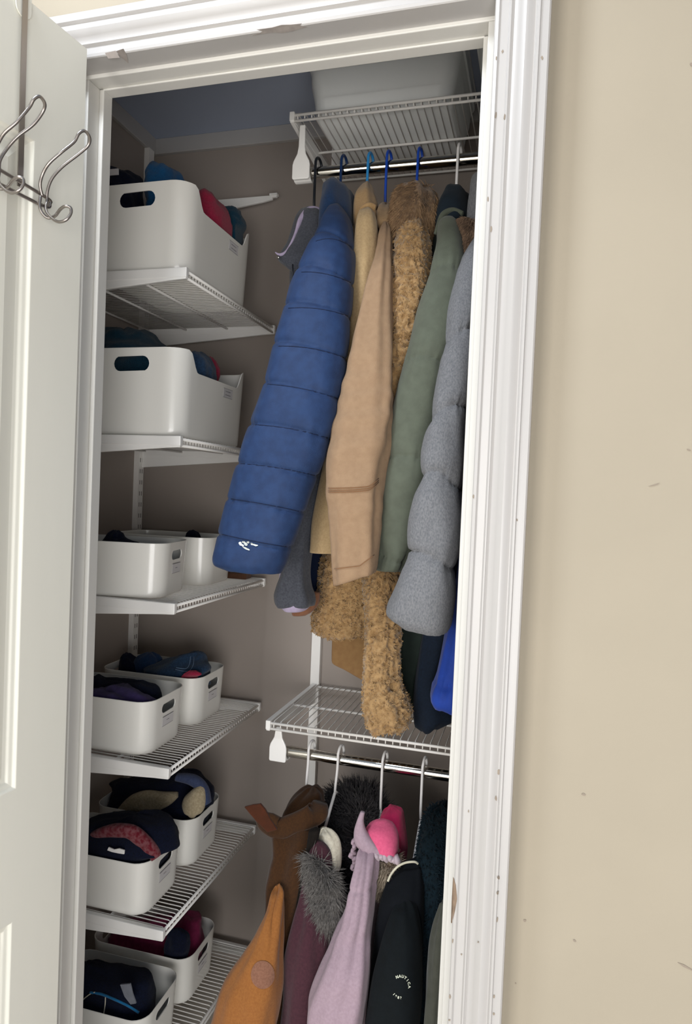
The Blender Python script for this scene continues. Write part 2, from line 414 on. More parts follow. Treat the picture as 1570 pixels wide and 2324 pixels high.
SM = [('3n', -.917, 1.351, 2, 'small white bin with a navy glove, nearer one under the tall bins', .16), ('3f', -.918, 1.592, 2, 'small white bin partly behind the blue puffer sleeve, on the third shelf', .05),
      ('4n', -.928, 1.374, 3, 'small white bin heaped with purple and navy cloth, nearer of its shelf', .02), ('4f', -.922, 1.582, 3, 'small white bin full of patterned navy gloves, behind the purple one', .02),
      ('5n', -.914, 1.360, 4, 'small white bin with a red patterned scarf and white tag', .02), ('5f', -.915, 1.568, 4, 'small white bin with a cream-lined navy hat', .02),
      ('6n', -.909, 1.362, 5, 'lowest nearer small white bin, with a blue-edged navy garment', .02), ('6f', -.914, 1.566, 5, 'lowest farther small white bin, with magenta cloth', .02)]
for k, x, y, i, lab, rz in SM: place_bin(k, small, x, y, LS_Z[i], lab, GS, rz)
def sticker(o, c, u, w, hw, hh, lines):
    # built in world space then parented to the bin
    label_mesh(o, c, u, w, hw, hh, lines)
for k in ('3n', '4n', '4f', '5n', '5f', '6f'):
    o = bins[k]; L = Vector(o.location); sticker(o, Vector((.1368, -.002, .061)), (0, 1, 0), (.006, 0, .1195), .024, .0105, [(.0005, .006)])
for k in ('1', '2'):
    o = bins[k]; L = Vector(o.location); sticker(o, Vector((.1184, .052, .122)), (0, 1, 0), (.007, 0, .186), .024, .0105, [(.004, .013), (-.004, .013)])

# storage bins on the high right shelf
def storage_box(x0, x1, y0, y1, z, h, lab):
    t = thing('storage_box', lab, 'storage box', ((x0+x1)/2, (y0+y1)/2, z), 'frosted boxes on the high right shelf')
    cx, cy = (x0+x1)/2, (y0+y1)/2; a, b2 = (x1-x0)/2, (y1-y0)/2; base = rrect(a, b2, .035); n = len(base); v = []; f = []
    for ins, zz in ((-.030, 0), (-.022, .002), (-.017, .008), (-.010, h*.5), (0, h-.03), (.004, h-.028), (.004, h), (-.003, h), (-.006, h*.5), (-.02, .012)):
        for x, y in base: v.append((cx+x*(a+ins)/a, cy+y*(b2+ins)/b2, z+zz))
    m = len(v)//n
    for j in range(m-1):
        for i in range(n): f.append((j*n+i, j*n+(i+1) % n, (j+1)*n+(i+1) % n, (j+1)*n+i))
    f.append(tuple(range(n))[::-1]); f.append(tuple((m-1)*n+i for i in range(n)))
    autosmooth(obj('body', v, f, M['bin'], t), .6)
    l = MB(); l.box((x0-.006, y0-.006, z+h), (x1+.006, y1+.006, z+h+.018)); bevel(l.build('lid', M['wplastic'], t), .006, 3)
storage_box(-.548, -.205, 1.446, 1.745, CAMZ+.8345, .15, 'frosted plastic storage box on the left of the high right shelf')
storage_box(-.172, .16, 1.446, 1.745, CAMZ+.8345, .15, 'frosted plastic storage box at the right end of the high shelf, against the door frame')
# ------------------------------------------------------------------ cloth: tubes given row by row
def interp_rows(rows, step):
    rows = [tuple(r)+(0,)*(6-len(r)) for r in rows]; out = []
    for i in range(len(rows)-1):
        p0 = rows[max(i-1, 0)]; p1 = rows[i]; p2 = rows[i+1]; p3 = rows[min(i+2, len(rows)-1)]
        k = max(1, int((p2[0]-p1[0])/step))
        for j in range(k):
            t = j/k; h = p2[0]-p1[0]; o = [p1[0]+h*t]
            for c in range(1, 6):
                m1 = (p2[c]-p0[c])/max(1e-6, p2[0]-p0[0])*h; m2 = (p3[c]-p1[c])/max(1e-6, p3[0]-p1[0])*h
                d = p2[c]-p1[c]
                if i == 0: m1 = d
                if i == len(rows)-2: m2 = d
                if m1*d <= 0: m1 = 0
                if m2*d <= 0: m2 = 0
                lim = 3*abs(d); m1 = max(-lim, min(lim, m1)); m2 = max(-lim, min(lim, m2))
                o.append((2*t**3-3*t*t+1)*p1[c]+(t**3-2*t*t+t)*m1+(-2*t**3+3*t*t)*p2[c]+(t**3-t*t)*m2)
            out.append(o)
    out.append(list(rows[-1])); return out
HIT = {}
def drape(name, rows, m, parent, n=40, step=6, e=2.3, seams=(), puff=.0, gather=.0, wr=.0015, ws=(14, 14, 5), fold=0, seed=0, hollow=True, sag=6, extra=None, inb=None, pe=.3, cr=0):
    """A sleeve or cloth mass: rows of (height, left, right, depth, half thickness, skew)."""
    R = interp_rows(rows, step); v = []; info = []
    for py, xl, xr, Y, th, sk in R:
        c, hw = (xl+xr)/2, (xr-xl)/2
        for k in range(n):
            a = 2*PI*k/n; ca, sa = math.cos(a), math.sin(a)
            cx = math.copysign(abs(ca)**(2/e), ca); sx = math.copysign(abs(sa)**(2/e), sa)
            p = P(c+hw*cx, py+sk*cx, Y); p.y -= th*sx; v.append(p); info.append((py, cx, sx, a))
    f = []; m_ = len(R)
    for j in range(m_-1):
        for k in range(n): f.append((j*n+k, j*n+(k+1) % n, (j+1)*n+(k+1) % n, (j+1)*n+k))
    # normals
    N = [Vector((0, 0, 0)) for _ in v]
    for q in f:
        nn = (v[q[2]]-v[q[0]]).cross(v[q[3]]-v[q[1]])
        for i in q: N[i] += nn
    cen = sum(v, Vector((0, 0, 0)))/len(v)
    S = sorted(seams)
    for i in range(len(v)):
        nn = N[i].normalized() if N[i].length > 0 else Vector((0, -1, 0))
        py, cx, sx, a = info[i]; d = 0; p = v[i]
        if S:
            def sy(s): return s[0]+(s[1]-s[0])*(cx+1)/2-sag*(1-cx*cx)*0+(s[2]*(1-cx*cx) if len(s) > 2 else 0)
            y0, y1 = R[0][0]-40, R[-1][0]+30
            for s in S:
                q = sy(s)
                if q <= py: y0 = max(y0, q)
                else: y1 = min(y1, q)
            t = (py-y0)/max(1, y1-y0); prof = (max(0, 4*t*(1-t)))**pe
            d += puff*(prof-.65)-cr*math.exp(-(min(py-y0, y1-py)/4.5)**2)
            if gather:
                dist = min(py-y0, y1-py); g = math.exp(-dist/16)
                d += gather*g*noise.noise(Vector((a*9+seed, y0*.1 if py-y0 < y1-py else y1*.1, seed)))*1.6
        if wr:
            q = Vector((p.x*ws[0]+seed, p.y*ws[1], p.z*ws[2]))
            d += wr*noise.fractal(q, 1.0, 2.1, 3)*1.6
        if fold:
            d += fold*noise.noise(Vector((a*1.6+seed*3.1, py*.004+p.x*6, seed)))
        if extra: d += extra(py, cx, sx, p)
        v[i] = p+nn*d
    def clamp(p):
        bo = bins[inb]; tall = inb in '12'; ax, by = (.113, .159) if tall else (.129, .0785)
        l = p-bo.location; ca, sa = math.cos(bo.rotation_euler.z), math.sin(bo.rotation_euler.z); lx, ly, lz = l.x*ca+l.y*sa, -l.x*sa+l.y*ca, l.z
        rim = .186 if tall else .1195
        if lz < rim+.012:
            k = ((abs(lx)/ax)**6+(abs(ly)/by)**6)**(1/6)
            if k > 1:
                t = min(1, max(0, (rim+.012-lz)/.012)); k = 1+(k-1)*t; lx /= k; ly /= k
                lx = max(-ax-(1-t)*.05, min(ax+(1-t)*.05, lx))
        lz = max(lz, .006)
        return bo.location+Vector((lx*ca-ly*sa, lx*sa+ly*ca, lz))
    if inb: v = [clamp(p) for p in v]
    def fan(j, rev, rings):
        base = j*n
        for sc_, dz in rings:
            c = sum((v[base+k] for k in range(n)), Vector((0, 0, 0)))/n; st = len(v)
            for k in range(n): v.append(c+(v[base+k]-c)*sc_+Vector((0, 0, dz)))
            for k in range(n):
                q = (base+k, st+k, st+(k+1) % n, base+(k+1) % n); f.append(q if rev else q[::-1])
            base = st
        c = sum((v[base+k] for k in range(n)), Vector((0, 0, 0)))/n; v.append(c); ci = len(v)-1
        for k in range(n):
            q = (base+k, ci, base+(k+1) % n); f.append(q if rev else q[::-1])
    fan(0, True, [(.7, .002)])
    fan(m_-1, False, [(.9, -.001), (.84, .004), (.78, .03)] if hollow else [(.75, -.004), (.4, -.006)])
    o = obj(name, v, f, m, parent)
    HIT[o.name] = BVHTree.FromPolygons(v, f); o['_k'] = 0; del o['_k']
    return o
def hit(o, px, py, out=.001):
    d = ray(px, py).normalized(); r = HIT[o.name].ray_cast(O, d)
    if r[0] is None: return None, None
    return r[0]+r[1]*(out if r[1].dot(d) < 0 else -out), (r[1] if r[1].dot(d) < 0 else -r[1])
def ribbon(name, pts, m, parent, n=20, e=2.4, wr=.0015, seed=0, ws=18, k=8):
    """A cloth band along a path of (px, py, depth, half width in px, half thickness in m)."""
    pp = [Vector((p[0], p[1], p[2], p[3])) if False else p for p in pts]; path = []
    for i in range(len(pp)-1):
        a0, a1, a2, a3 = pp[max(i-1, 0)], pp[i], pp[i+1], pp[min(i+2, len(pp)-1)]
        for j in range(k):
            t = j/k; path.append([.5*((2*a1[c])+(a2[c]-a0[c])*t+(2*a0[c]-5*a1[c]+4*a2[c]-a3[c])*t*t+(3*a1[c]-a0[c]-3*a2[c]+a3[c])*t**3) for c in range(5)])
    path.append(list(pp[-1])); v = []; f = []
    for i, q in enumerate(path):
        a, b2 = path[max(i-1, 0)], path[min(i+1, len(path)-1)]
        tx, ty = b2[0]-a[0], b2[1]-a[1]; L = math.hypot(tx, ty) or 1; nx, ny = -ty/L, tx/L
        for s in range(n):
            an = 2*PI*s/n; ca, sa = math.cos(an), math.sin(an)
            cx = math.copysign(abs(ca)**(2/e), ca); sx = math.copysign(abs(sa)**(2/e), sa)
            p = P(q[0]+nx*q[3]*cx, q[1]+ny*q[3]*cx, q[2]); p.y -= q[4]*sx
            d = noise.noise_vector(p*ws+Vector((seed, 0, seed)))*wr; v.append(p+d)
    m_ = len(path)
    for j in range(m_-1):
        for s in range(n): f.append((j*n+s, j*n+(s+1) % n, (j+1)*n+(s+1) % n, (j+1)*n+s))
    f.append(tuple(range(n))[::-1]); f.append(tuple((m_-1)*n+s for s in range(n)))
    o = obj(name, v, f, m, parent); HIT[o.name] = BVHTree.FromPolygons(v, f)
    bm = bmesh.new(); bm.from_mesh(o.data); bmesh.ops.recalc_face_normals(bm, faces=bm.faces); bm.to_mesh(o.data); bm.free()
    return o
def torso(name, x, zt, zb, m, parent, hx=.024, y0=1.305, y1=1.64, wr=.0025, seed=0, lean=0):
    """the hanging body of a garment, flat across the rod"""
    v = []; f = []; n = 40; H = 36; yc = (y0+y1)/2; hy = (y1-y0)/2
    for j in range(H+1):
        t = j/H; z = zt+(zb-zt)*t; s = min(1, t/.16); w = .22+.78*math.sin(s*PI/2)**.8; w *= (1-.04*math.sin(t*PI))
        hxx = hx*(.75+.25*min(1, t/.1))
        for k in range(n):
            a = 2*PI*k/n; ca, sa = math.cos(a), math.sin(a)
            p = Vector((x+lean*t+hxx*math.copysign(abs(ca)**.8, ca), yc+hy*w*math.copysign(abs(sa)**.8, sa), z))
            p.x += wr*noise.noise(Vector((p.y*14+seed, p.z*3, seed)))*1.5; v.append(p)
    for j in range(H):
        for k in range(n): f.append((j*n+k, (j+1)*n+k, (j+1)*n+(k+1) % n, j*n+(k+1) % n))
    f.append(tuple(range(n))); f.append(tuple(H*n+k for k in range(n))[::-1])
    o = obj(name, v, f, m, parent); bm = bmesh.new(); bm.from_mesh(o.data); bmesh.ops.recalc_face_normals(bm, faces=bm.faces); bm.to_mesh(o.data); bm.free()
    return o
def fur(name, src, count, ln, wd, m, parent, droop=.5, curl=.3, seed=1, keep=None, lay=None, n=4):
    """strand ribbons rooted on the surface of a mesh"""
    rnd = random.Random(seed); me = src.data; off = wloc(src); me.calc_loop_triangles()
    tris = []; cum = []; s = 0
    for t in me.loop_triangles:
        a, b2, c = [me.vertices[i].co+off for i in t.vertices]; nn = (b2-a).cross(c-a)
        cen = (a+b2+c)/3; no = nn.normalized()
        if no.dot(O-cen) < -.3*(O-cen).length: continue
        if keep and not keep(cen): continue
        s += nn.length; cum.append(s); tris.append((a, b2, c, no))
    import bisect
    v = []; f = []
    for _ in range(count):
        a, b2, c, no = tris[min(len(tris)-1, bisect.bisect(cum, rnd.random()*s))]
        r1, r2 = rnd.random(), rnd.random()
        if r1+r2 > 1: r1, r2 = 1-r1, 1-r2
        p = a+(b2-a)*r1+(c-a)*r2-no*.001
        cl = noise.noise_vector(p*55)                    # strands clump together
        d = (no*1.0+Vector((rnd.uniform(-1, 1), rnd.uniform(-1, 1), rnd.uniform(-1, 1)))*.35+cl*curl*1.8+(lay or Vector((0, 0, 0)))).normalized()
        L = ln*rnd.uniform(.6, 1.2); side = d.cross((O-p).normalized())
        side = side.normalized() if side.length > 1e-4 else Vector((1, 0, 0))
        q = p.copy(); w = wd*rnd.uniform(.7, 1.3); st = len(v)
        tw = Vector((rnd.uniform(-1, 1), rnd.uniform(-1, 1), rnd.uniform(-1, 1)))*curl
        for k in range(n+1):
            ww = w*(1-(k/n)**2*.9); v.append(q-side*ww); v.append(q+side*ww)
            d = (d+Vector((0, 0, -droop/n))+tw/n).normalized(); q = q+d*(L/n)
        for k in range(n): f.append((st+2*k, st+2*k+1, st+2*k+3, st+2*k+2))
    return obj(name, v, f, m, parent)
def hanger(label, x, zr, mname, arm=.165, drop=.068, group=None, neck=.088, tilt=0, hookw=0):
    """hook over the rod, neck, sloped arms across the rod and a bottom bar"""
    t = thing('clothes_hanger', label, 'hanger', (x, 1.47, zr), group)
    r = .0031; pts = []
    R = .0170
    for k in range(13):
        a = -.35+ (PI+.35)*k/12; pts.append((x+.004*(1-k/12), 1.47+R*math.cos(a), zr+.001+R*math.sin(a)))
    pts += [(x, 1.4525, zr-.03), (x+tilt*.5, 1.4535, zr-neck*.75), (x+tilt, 1.462, zr-neck)]
    b = MB(); b.tube(smooth_path(pts, 3), r, 8); b.build('hook', M[mname], t, True)
    for s in (-1, 1):
        b = MB(); zn = zr-neck
        b.tube(smooth_path([(x+tilt, 1.462 if s < 0 else 1.466, zn), (x+tilt, 1.466+s*.03, zn-.018), (x+tilt, 1.466+s*arm*.6, zn-drop*.75), (x+tilt, 1.466+s*arm, zn-drop*1.15)], 5), .0036, 8)
        b.build('arm', M[mname], t, True)
    return t
M['hblack'] = mat('black_hanger_plastic', '1d2026', .35); M['hnavy'] = mat('navy_hanger_plastic', '17305a', .35)
M['hsky'] = mat('light_blue_hanger_plastic', '2f86c4', .35); M['hblue'] = mat('royal_blue_hanger_plastic', '1c46a8', .35)
M['hwhite'] = mat('white_hanger_plastic', 'e8e6e4', .35)
UH = [('black plastic hanger holding the charcoal jacket', -.516, 'hblack'), ('navy plastic hanger holding the blue puffer jacket', -.4561, 'hnavy'),
      ('light blue plastic hanger holding the tan wool coat', -.3954, 'hsky'), ('royal blue plastic hanger holding the canvas work jacket', -.3537, 'hblue'),
      ('royal blue plastic hanger holding the teddy fleece coat', -.2856, 'hblue'), ('white plastic hanger holding the sage green coat', -.2011, 'hwhite')]
for lab, x, mm in UH: hanger(lab, x, ZR1+.0135, mm, group='hangers on the upper rod', neck=.115, arm=.10, drop=.075)
LH = [('white hanger holding the mustard and brown jacket', -.476, -.004), ('white hanger holding the burgundy coat with fleece collar', -.4066, -.006),
      ('white hanger holding the lavender coat', -.3048, 0), ('white hanger holding the dark navy jacket with piping', -.2162, 0)]
for (lab, x, ti), nk in zip(LH, (.092, .088, .118, .118)): hanger(lab, x, ZR2+.0135, 'hwhite', group='white hangers on the lower rod', neck=nk, tilt=ti, drop=.09)

for lab, x, z in (('white hanger of the heather grey puffer coat, behind the door frame', -.125, ZR1), ('white hanger of the dark navy fleece jacket, behind the door frame', -.072, ZR1), ('white hanger of the royal blue jacket, behind the door frame', -.018, ZR1),
                  ('white hanger of the dark teal plush jacket, behind the door frame', -.142, ZR2), ('white hanger of the grey olive jacket, behind the door frame', -.088, ZR2)):
    hanger(lab, x, z+.0135, 'hwhite', neck=.115, arm=.10, drop=.075)
# ------------------------------------------------------------------ garments on the upper rod
def garment(label, cat, x, z): return thing(cat.replace(' ', '_'), label, cat, (x, 1.47, z))
def stitch(name, o, pts, m, parent, r=.0007, out=.0012):
    q = [hit(o, x, y, out)[0] for x, y in pts]; q = [p for p in q if p is not None]
    if len(q) > 2:
        b = MB(); b.tube(q, r, 5); b.build(name, m, parent, True)
# charcoal jacket with lavender lining
M['charcoal'] = cloth('charcoal_softshell', '4a4d54', '3d3f47', vscale=300); M['lilacgrey'] = cloth('lavender_lining', 'a79bb4')
g = garment('charcoal soft jacket with lavender lining, leftmost on the upper rod', 'jacket', -.516, ZR1-.13)
torso('body', -.514, ZR1-.135, CAMZ-.10, M['charcoal'], g, .020, 1.33, 1.62, seed=3)
cl = drape('collar', [(474, 698, 722, 1.40, .02), (482, 684, 736, 1.39, .03), (500, 674, 742, 1.38, .035), (530, 666, 742, 1.37, .035), (560, 655, 738, 1.355, .03), (578, 640, 730, 1.34, .025), (590, 632, 715, 1.33, .02), (600, 645, 700, 1.33, .016), (614, 664, 686, 1.33, .01)], M['charcoal'], g, step=4, fold=.005, seed=5, hollow=False, wr=.003)
ribbon('collar_lining', [(738, 488, 1.385, 5, .01), (722, 478, 1.375, 7, .012), (702, 480, 1.365, 8, .012), (684, 500, 1.345, 6, .010), (673, 530, 1.335, 3.5, .008), (660, 556, 1.325, 3, .006), (648, 574, 1.318, 4, .005), (634, 578, 1.312, 3, .004), (625, 573, 1.31, 1.5, .003)], M['lilacgrey'], g, wr=.001)
b = MB(); c = P(632, 584, 1.302)
b.tube([c, c+Vector((0, -.002, 0))], .003, 12); b.build('snap', M['chrome'], g, True)
b = MB(); b.tube([P(x, y, 1.30) for x, y in ((664, 600), (665, 622), (663, 645), (659, 668))], [.0016, .0014, .002, .0016], 6); b.build('drawcord', M['hblack'], g, True)
sl = drape('sleeve', [(640, 690, 740, 1.32, .03), (800, 690, 745, 1.30, .035), (950, 675, 745, 1.28, .035), (1050, 665, 735, 1.27, .033), (1150, 652, 722, 1.26, .032), (1250, 646, 708, 1.255, .03), (1300, 642, 703, 1.25, .03), (1330, 632, 706, 1.25, .033), (1350, 626, 712, 1.25, .036), (1365, 627, 714, 1.25, .036), (1374, 632, 712, 1.25, .034, 2)], M['charcoal'], g, fold=.008, seed=2, wr=.002)
drape('cuff', [(1362, 634, 706, 1.25, .031), (1374, 638, 704, 1.25, .031), (1385, 648, 694, 1.25, .027)], M['lilacgrey'], g, step=3, wr=.001)
drape('inner_cuff', [(1345, 680, 726, 1.29, .012), (1370, 668, 722, 1.29, .014), (1388, 662, 708, 1.285, .014), (1396, 664, 694, 1.285, .012)], cloth('rust_brown_lining', '7d5640'), g, step=4, wr=.001)
drape('side_panel', [(1150, 640, 652, 1.30, .01), (1240, 641, 652, 1.30, .01), (1290, 637, 648, 1.30, .01), (1322, 633, 642, 1.30, .01)], M['lilacgrey'], g, step=5, wr=.001)
# blue puffer
M['blue'] = cloth('blue_nylon', '23395f', '1f3255', rough=.62, bump=.25, bscale=700, sheen=.05); M['navy'] = cloth('navy_nylon', '101d3a', rough=.6, sheen=.03); M['navyhood'] = cloth('navy_knit', '183356', '122a48', vscale=400)
g = garment('blue quilted puffer jacket with a navy hood', 'jacket', -.456, ZR1-.13)
torso('body', -.452, ZR1-.12, CAMZ-.215, M['navy'], g, .021, 1.31, 1.63, seed=8)
drape('hood', [(424, 757, 782, 1.42, .03), (428, 746, 793, 1.41, .05), (438, 740, 799, 1.40, .06), (480, 738, 802, 1.385, .07), (540, 738, 803, 1.37, .07), (600, 744, 803, 1.35, .06), (680, 752, 800, 1.34, .05), (760, 760, 795, 1.33, .04)], M['navyhood'], g, wr=.003, fold=.006, hollow=False)
BS = [(548, 562, -12), (618, 642, -8), (700, 718, -8), (786, 812, -8), (872, 905, -6), (964, 995, -6), (1052, 1080, -4), (1132, 1162, -2), (1212, 1242, 2)]
BROWS = [(468, 762, 776, 1.32, .02), (476, 750, 784, 1.31, .03), (500, 737, 794, 1.29, .04), (550, 714, 799, 1.265, .047), (600, 690, 800, 1.245, .05), (650, 668, 797, 1.23, .052), (700, 652, 793, 1.215, .052), (750, 639, 789, 1.20, .052), (800, 626, 783, 1.19, .052), (850, 611, 777, 1.18, .052), (900, 595, 768, 1.17, .052), (950, 577, 757, 1.16, .052), (1000, 560, 744, 1.155, .05), (1050, 545, 728, 1.15, .05), (1100, 531, 708, 1.145, .048), (1150, 517, 690, 1.14, .046), (1200, 504, 672, 1.135, .046), (1240, 495, 658, 1.13, .046), (1268, 489, 648, 1.13, .045), (1282, 493, 642, 1.13, .043), (1296, 510, 634, 1.13, .036, 4)]
sl = drape('sleeve', BROWS, M['blue'], g, n=56, step=3, seams=BS, puff=.0055, gather=.003, pe=.3, cr=.0022, wr=.003, seed=1, e=2.5, sag=0)
for a_, b_, sg in BS:
    i_ = min(range(len(BROWS)), key=lambda k: abs(BROWS[k][0]-(a_+b_)/2)); r_ = BROWS[i_]; r2 = BROWS[min(i_+1, len(BROWS)-1)]; q_ = []
    for k in range(25):
        cx = -.97+1.94*k/24; y = a_+(b_-a_)*(cx+1)/2+sg*(1-cx*cx)
        j_ = max(j for j in range(len(BROWS)) if BROWS[j][0] <= y); u = BROWS[j_]; w_ = BROWS[min(j_+1, len(BROWS)-1)]; t_ = (y-u[0])/max(1, w_[0]-u[0])
        xl, xr = u[1]+(w_[1]-u[1])*t_, u[2]+(w_[2]-u[2])*t_; q_.append(((xl+xr)/2+(xr-xl)/2*cx, y))
    stitch('seam', sl, q_, M['navy'], g, .0008, .0001)
em = MB(); M['silver'] = mat('silver_print', 'ccd2cf', .3, metal=.3)
def decal(bld, o, poly, out=.0012, mi=0):
    q = [hit(o, x, y, out) for x, y in poly]
    if any(p[0] is None for p in q): return
    n = sum((p[1] for p in q), Vector((0, 0, 0))).normalized(); bld.prism([p[0] for p in q], n*.0006, mi)
def blob(cx, cy, rx, ry, rot=0, n=10, j=.25, seed=1):
    rnd = random.Random(seed); out = []
    for k in range(n):
        a = 2*PI*k/n; r = 1+rnd.uniform(-j, j); x, y = rx*r*math.cos(a), ry*r*math.sin(a)
        out.append((cx+x*math.cos(rot)-y*math.sin(rot), cy+x*math.sin(rot)+y*math.cos(rot)))
    return out
for cx, cy, rx, ry, ro, sd in ((546, 1234, 4.0, 4.5, .3, 1), (554, 1231, 4.5, 3.6, .4, 2), (559, 1236, 4.6, 4, .6, 3), (551, 1239, 4, 2, .4, 4), (564, 1230, 3, 2.2, .5, 5), (559, 1245, 8, 2.0, .38, 6), (578, 1237, 9, 3.2, .32, 7), (572, 1233, 3, 2, .3, 8)):
    decal(em, sl, blob(cx, cy, rx, ry, ro, seed=sd))
em.build('emblem', M['silver'], g)
# tan wool coat
M['tan'] = cloth('tan_wool', 'b39a74', 'a78e69', bscale=600, vscale=250); M['tandark'] = cloth('tan_wool_collar', 'a88a60', 'a08058', vscale=250)
g = garment('tan wool coat between the blue puffer and the canvas jacket', 'coat', -.395, ZR1-.13)
torso('body', -.393, ZR1-.125, CAMZ-.14, M['tan'], g, .017, 1.31, 1.63, seed=12)
drape('collar', [(420, 830, 838, 1.44, .012), (428, 818, 845, 1.42, .02), (445, 808, 852, 1.40, .03), (470, 804, 858, 1.385, .035), (500, 803, 860, 1.36, .03), (540, 806, 855, 1.35, .025)], M['tandark'], g, wr=.003, fold=.006, seed=4, hollow=False, step=4)
ribbon('collar_fold', [(812, 500, 1.345, 6, .008), (820, 482, 1.345, 8, .010), (838, 470, 1.345, 9, .010), (854, 474, 1.355, 7, .008)], M['tandark'], g)
drape('sleeve', [(474, 824, 842, 1.325, .012), (482, 814, 852, 1.32, .022), (510, 807, 857, 1.31, .03), (600, 803, 859, 1.295, .032), (700, 797, 853, 1.285, .032), (800, 786, 845, 1.275, .031), (900, 768, 832, 1.265, .03), (1000, 749, 818, 1.255, .03), (1060, 737, 808, 1.25, .03), (1180, 713, 788, 1.245, .028), (1254, 707, 777, 1.24, .027, 1)], M['tan'], g, wr=.0018, fold=.004, seed=6)
# canvas work jacket
M['canvas'] = cloth('tan_canvas', '9c8166', '957a60', bump=.5, bscale=1400, vscale=90, sheen=.05); M['canvasdark'] = cloth('brown_canvas_collar', '8f7556', vscale=120); M['thread'] = cloth('brown_thread', '8a6240')
g = garment('light tan canvas work jacket with a stitched sleeve', 'jacket', -.354, ZR1-.13)
torso('body', -.353, ZR1-.135, CAMZ-.14, M['canvas'], g, .017, 1.31, 1.63, seed=15)
drape('collar', [(463, 872, 884, 1.40, .01), (470, 862, 892, 1.385, .02), (490, 855, 895, 1.37, .03), (510, 856, 893, 1.355, .028), (530, 862, 890, 1.35, .02)], M['canvasdark'], g, step=3, wr=.003, fold=.006, seed=3, hollow=False)
CANV = [(508, 872, 879, 1.325, .008), (520, 868, 883, 1.315, .016), (540, 862, 886, 1.30, .024), (600, 846, 890, 1.27, .035), (650, 833, 891, 1.25, .038), (700, 822, 892, 1.235, .040), (750, 812, 892, 1.22, .040), (800, 803, 892, 1.205, .040), (850, 793, 891, 1.195, .040), (900, 782, 890, 1.185, .040), (950, 770, 888, 1.175, .040), (1000, 757, 882, 1.165, .040), (1050, 747, 876, 1.16, .040), (1090, 743, 870, 1.155, .04), (1130, 747, 867, 1.15, .039), (1180, 752, 863, 1.15, .038), (1240, 756, 859, 1.148, .037), (1290, 760, 855, 1.145, .036, -8), (1314, 762, 851, 1.145, .035, -14)]
def canv_fold(py, cx, sx, p):
    t = max(0, 1-abs(py-1000)/260)
    return .0016*t*math.sin(py*.105+cx*1.4+2*math.sin(py*.021))
sl = drape('sleeve', CANV, M['canvas'], g, n=48, step=5, wr=.003, fold=.009, seed=9, extra=canv_fold, e=2.6)
for dy in (0, 5, 9): stitch('seam', sl, [(746+k*4, 1108+dy-6*(k/26)**3-(0 if k < 22 else (k-22)**1.5*1.0)) for k in range(29)], M['thread'], g)
stitch('seam', sl, [(760+k*4, 1291-1.2*k*.4-(0 if k < 14 else (k-14)*2.6)) for k in range(23)], M['thread'], g)
# teddy fleece coat
M['teddy'] = cloth('teddy_fleece', 'a0825a', '886a45', rough=1, bump=.6, bscale=350, vscale=120, sheen=.3); M['tfur'] = cloth('teddy_hood_fur', '967a5b', '7a5f45', vscale=200); M['suede'] = cloth('suede_lining', '8f6f49', '876743', vscale=80)
g = garment('camel teddy fleece coat with a furry hood and one low sleeve', 'coat', -.286, ZR1-.13)
def curly(py, cx, sx, p):
    q = Vector((p.x*150, p.y*150, p.z*78)); a = noise.noise(q+noise.noise_vector(q*.5)*1.2)
    return .0065*(1-abs(a)*2.6)
hd = drape('hood', [(428, 925, 960, 1.41, .02), (434, 908, 980, 1.40, .045), (450, 900, 992, 1.385, .06), (475, 897, 996, 1.37, .07), (500, 898, 990, 1.355, .065), (525, 900, 972, 1.34, .05), (545, 906, 950, 1.33, .03)], M['tfur'], g, step=4, wr=.004, fold=.01, seed=4, hollow=False)
fur('hood_fur', hd, 9000, .019, .0008, M['tfur'], g, droop=.8, curl=.4, seed=3, lay=Vector((-.7, -.3, -1.1)))['kind'] = 'stuff'
sl = drape('sleeve', [(500, 925, 960, 1.325, .02), (520, 912, 966, 1.315, .03), (560, 902, 971, 1.30, .037), (640, 894, 968, 1.285, .04), (700, 890, 955, 1.275, .04), (780, 884, 942, 1.265, .038), (860, 878, 930, 1.26, .036), (950, 862, 922, 1.255, .035), (1100, 838, 908, 1.25, .034), (1250, 832, 903, 1.24, .034), (1400, 834, 903, 1.225, .036), (1450, 833, 900, 1.215, .037), (1500, 829, 897, 1.21, .038), (1550, 827, 902, 1.205, .042), (1590, 828, 919, 1.20, .046), (1615, 832, 928, 1.20, .046), (1635, 838, 924, 1.20, .044), (1650, 852, 905, 1.20, .036)], M['teddy'], g, n=72, step=3, wr=.002, fold=.007, seed=11, extra=curly)
fur('sleeve_pile', sl, 15000, .0056, .0011, M['teddy'], g, droop=.9, curl=1.5, seed=5)['kind'] = 'stuff'
bd = drape('body', [(520, 925, 990, 1.45, .04), (560, 905, 1000, 1.45, .10), (700, 885, 990, 1.45, .115), (900, 850, 960, 1.44, .115), (1000, 830, 945, 1.43, .115), (1100, 800, 925, 1.42, .11), (1200, 765, 912, 1.41, .105), (1280, 736, 904, 1.40, .10), (1340, 727, 900, 1.395, .10), (1390, 719, 898, 1.39, .10), (1420, 719, 896, 1.39, .098), (1430, 730, 892, 1.39, .09)], M['teddy'], g, n=96, step=4, wr=.003, fold=.006, seed=13, extra=curly)
zmax = P(800, 1180, 1.3).z
fur('body_pile', bd, 12000, .0058, .0011, M['teddy'], g, droop=.9, curl=1.5, seed=6, keep=lambda p: p.z < zmax and p.y < 1.42)['kind'] = 'stuff'
drape('lining_flap', [(1380, 750, 850, 1.44, .008), (1430, 754, 852, 1.44, .008), (1500, 752, 850, 1.44, .008), (1510, 758, 850, 1.44, .008), (1530, 795, 848, 1.44, .008), (1548, 830, 846, 1.44, .006)], M['suede'], g, step=5, hollow=False, wr=.002)
